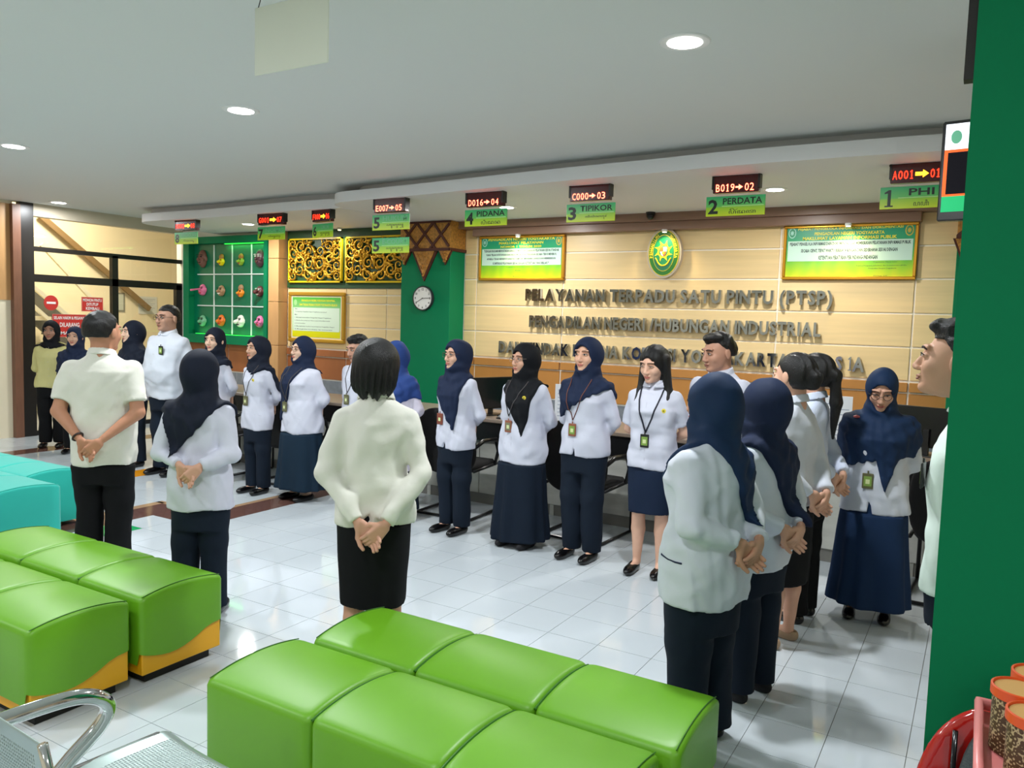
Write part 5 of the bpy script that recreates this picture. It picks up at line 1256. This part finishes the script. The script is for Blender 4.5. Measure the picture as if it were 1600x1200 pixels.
P_('tall man with glasses and a black badge on his white shirt pocket', -5.0, 1.45, 6, 1.755, 1.16, 'm', .055, yaw=0, sk='b58a74', shirt=SHIRTG, hem=.735, sleeve='long', hair='thin', glasses=True, collar=True, badge=(.085, 1.19, BBK, None), extras=('shirt_buttons',), res=.012, dist=9, seed=5)
P_('young woman in navy headscarf looking at the viewer, before the mask niche', -4.36, 1.52, 0, 1.55, .92, yaw=18, sk='dfb8a0', shirt=SHIRT, hem=.70, bcol=NAVY, scarf=NAVYD, sf=(0, 1.18, .3), sb=(0, 1.15, .3), legw=1.15, res=.012, dist=8.6, seed=6)
P_('slim woman in navy headscarf with a grey lanyard, right of the mask niche', -3.62, 1.42, 3, 1.50, .92, yaw=-12, sk='cb9f86', shirt=SHIRT, hem=.66, scarf=NAVYD, extras=('seams',), sf=(.03, 1.24, .5), sb=(.25, 1.05, .5), lan=(-.045, .955, LN, BOL, BCARD) if False else (-.045, .955, LN, BOL, 1), badge=(-.045, .955, BOL, BCARD), pin=(.055, 1.17), res=.012, dist=7.8, seed=7)
P_('stout woman with round glasses, navy headscarf and ankle length skirt', -3.10, 1.48, -4, 1.51, 1.20, yaw=-6, sk='dfb8a0', shirt=SHIRT, hem=.67, bottom='long_skirt', bhem=.115, bcol=cloth('dark teal navy skirt', '16293a'), scarf=NAVYH, extras=('seams',), sf=(-.13, .78, 3, 2.3), sb=(0, 1.18, .5), glasses=mat('thin brown glasses frame', '6a4a3a', .3), lan=(-.04, .93, LN, BOL, 1), badge=(-.055, .93, BOL, BCARD), res=.012, dist=7.5, seed=8)
P_('man with short black hair and a lanyard, looking down behind the short haired woman', -2.62, 1.72, -2, 1.53, 1.0, 'm', yaw=-8, pitch=12, sk='be907a', shirt=SHIRT, hem=.72, hair='short', collar=True, lan=(-.03, 1.0, LN, BOL, 1), badge=(-.03, 1.0, BOL, BCARD), pin=(.07, 1.19), res=.012, dist=7.7, seed=9)
P_('woman in a bright blue headscarf half hidden behind the short haired woman', -1.98, 1.44, 0, 1.51, 1.08, yaw=-20, sk='dfb8a0', shirt=cloth('lilac white shirt', 'd9d2e2'), hem=.45, bottom='long_skirt', bhem=.1, scarf=BLUEH, sf=(-.02, .98, .6), sb=(.1, 1.05, .4), res=.012, dist=6.9, seed=10)
P_('woman with glasses, navy headscarf and a red brown badge', -1.32, 1.40, -6, 1.55, .96, yaw=-10, sk='d8aa92', shirt=SHIRT, hem=.715, slit=.08, scarf=NAVYH, extras=('seams',), sf=(.07, .865, 1.8, 6), sb=(0, 1.22, .6), glasses=mat('brown glasses frame', '4a2a20', .3), badge=(-.06, .96, BRD, BRD), seed=11)
P_('woman in a black headscarf and wide black floor length skirt', -.70, 1.40, -2, 1.545, 1.06, yaw=-16, sk='d4a38a', shirt=SHIRT, hem=.67, bottom='long_skirt', bhem=.055, bcol=cloth('black blue skirt', '121d2c'), shoe=SHOEV, scarf=BLACKH, extras=('seams',), sf=(.075, .88, 1.9, 5), sb=(0, 1.2, .5), glasses=mat('clear glasses frame', '8a7a70', .3), lan=(-.05, .985, LN, BBR, 1), badge=(-.05, .965, BBR, BCARD), pin=(.09, 1.20), lips=LIP, seed=12)
P_('woman in a broad navy headscarf with a brown card badge, slightly smiling', -.17, 1.37, -3, 1.61, 1.0, yaw=-2, sk='dcab90', shirt=SHIRT, hem=.765, slit=.07, scarf=NAVYH, extras=('seams',), sf=(-.19, 1.02, 3, .62), sb=(.1, 1.15, .3), lan=(-.03, .965, LBR, BBR, 1), badge=(-.03, .955, BBR, None), seed=13)
P_('woman with long loose black hair, short sleeves and a knee length navy skirt', 0.36, 1.34, 4, 1.565, .98, yaw=-14, pitch=13, sk='dcae96', shirt=SHIRT, hem=.755, sleeve='short', bottom='knee_skirt', bhem=.43, bcol=cloth('navy skirt', '18253c'), hair='long', collar=True, lan=(-.02, .955, LB_, BBK, 2), extras=('seams',), badge=(-.02, .955, BBK, None), pin=(.10, 1.17), seed=14)
P_('young man with short black hair looking down, behind the large scarfed woman', .72, 1.62, -14, 1.66, .98, 'm', yaw=-22, pitch=10, sk='bb8b74', shirt=SHIRT, hem=.74, hair='short', collar=mat('navy piped collar', 'cfd2e2', .7), pin=(-.03, 1.15), seed=15)
P_('woman in a navy headscarf with glasses looking down, skirt to the floor', 1.76, 1.34, 4, 1.515, 1.10, yaw=2, pitch=24, sk='d4a38a', shirt=SHIRTG, hem=.69, slit=.10, bottom='long_skirt', bhem=.095, bcol=cloth('blue navy skirt', '182e4e'), scarf=TEALN, sf=(.06, .84, 3, 3, 1.02, .22), sb=(0, 1.1, .3), glasses=True, badge=(-.04, .90, BOL, None), extras=('brooch',), seed=16)
P_('woman with tied black hair, white shirt, knee length skirt and beige heels', 1.40, .60, -108, 1.575, .96, yaw=-6, sk='cfa088', shirt=SHIRTG, hem=.80, bottom='knee_skirt', bhem=.36, bcol=BLACKC, hair='bun', hands='back', hz=.83, collar=True, shoe=SHOEB, seed=17)
P_('woman with a long ponytail mostly hidden behind the one with tied hair', 1.42, 1.05, -100, 1.565, .90, yaw=-6, sk='cfa088', shirt=cloth('pale blue shirt', 'cdd6ea'), hem=.74, bcol=BLACKC, hair='ponytail', collar=True, seed=18)
P_('woman from behind in a long navy headscarf, between the large woman and the tied hair', 1.42, -.12, -112, 1.485, 1.05, yaw=4, sk='cc9c84', shirt=SHIRTG, hem=.685, scarf=TEALN if False else NAVYH, sf=(0, 1.12, .6), sb=(-.08, .92, 3, 1.7), hz=.865, hres=.0035, res=.009, shoe=SHOEV, seed=19)
P_('large woman seen from behind in a navy headscarf, white tunic with navy pocket trim', 1.345, -.66, -108, 1.525, 1.18, yaw=2, sk='bf8d74', shirt=SHIRTG, hem=.645, scarf=TEALN, sf=(-.1, .70, 2.6), sb=(-.09, .98, 3, 2.0), hz=.89, hres=.0035, res=.009, extras=('pocket_trim',), legw=1.05, seed=20)
P_('man at the right edge in profile, white shirt with a badge, beside the green pillar', 2.25, -.60, -96, 1.74, .98, 'm', 0, yaw=0, pitch=-5, sk='c2947a', shirt=cloth('mint white shirt', 'dcebe4'), hem=.745, hair='short', collar=True, badge=(.10, 1.12, BBK, None), res=.009, hoff=-.075, fs=.07, seed=21)
P_('stout man from behind in a white short sleeved shirt with a dark bracelet', -2.58, -.76, -143, 1.68, 1.08, 'm', .03, yaw=-22, sk='ba8468', shirt=SHIRTW, hem=.68, sleeve='short', bcol=BLACKC, hair='thin', collar=True, hz=.80, hres=.0038, extras=('bracelet',), res=.010, seed=22)
P_('woman from behind in a dark navy headscarf and long white shirt, hands clasped', -1.45, -.90, -146, 1.50, 1.04, yaw=-22, sk='cc9c84', shirt=SHIRT, hem=.665, scarf=NAVYD, sf=(0, 1.15, .3), sb=(.12, .99, 1.15, 3), hz=.90, hres=.0035, res=.009, seed=23)
P_('woman from behind with a short black bob, white blouse and black pencil skirt', -.12, -.98, -143, 1.595, 1.0, yaw=-14, sk='cc9a82', shirt=SHIRTW, hem=.765, bottom='knee_skirt', bhem=.385, bcol=BLACKC, hair='bob', collar=True, hz=.755, hres=.0035, res=.009, elbow=.212, seed=24)
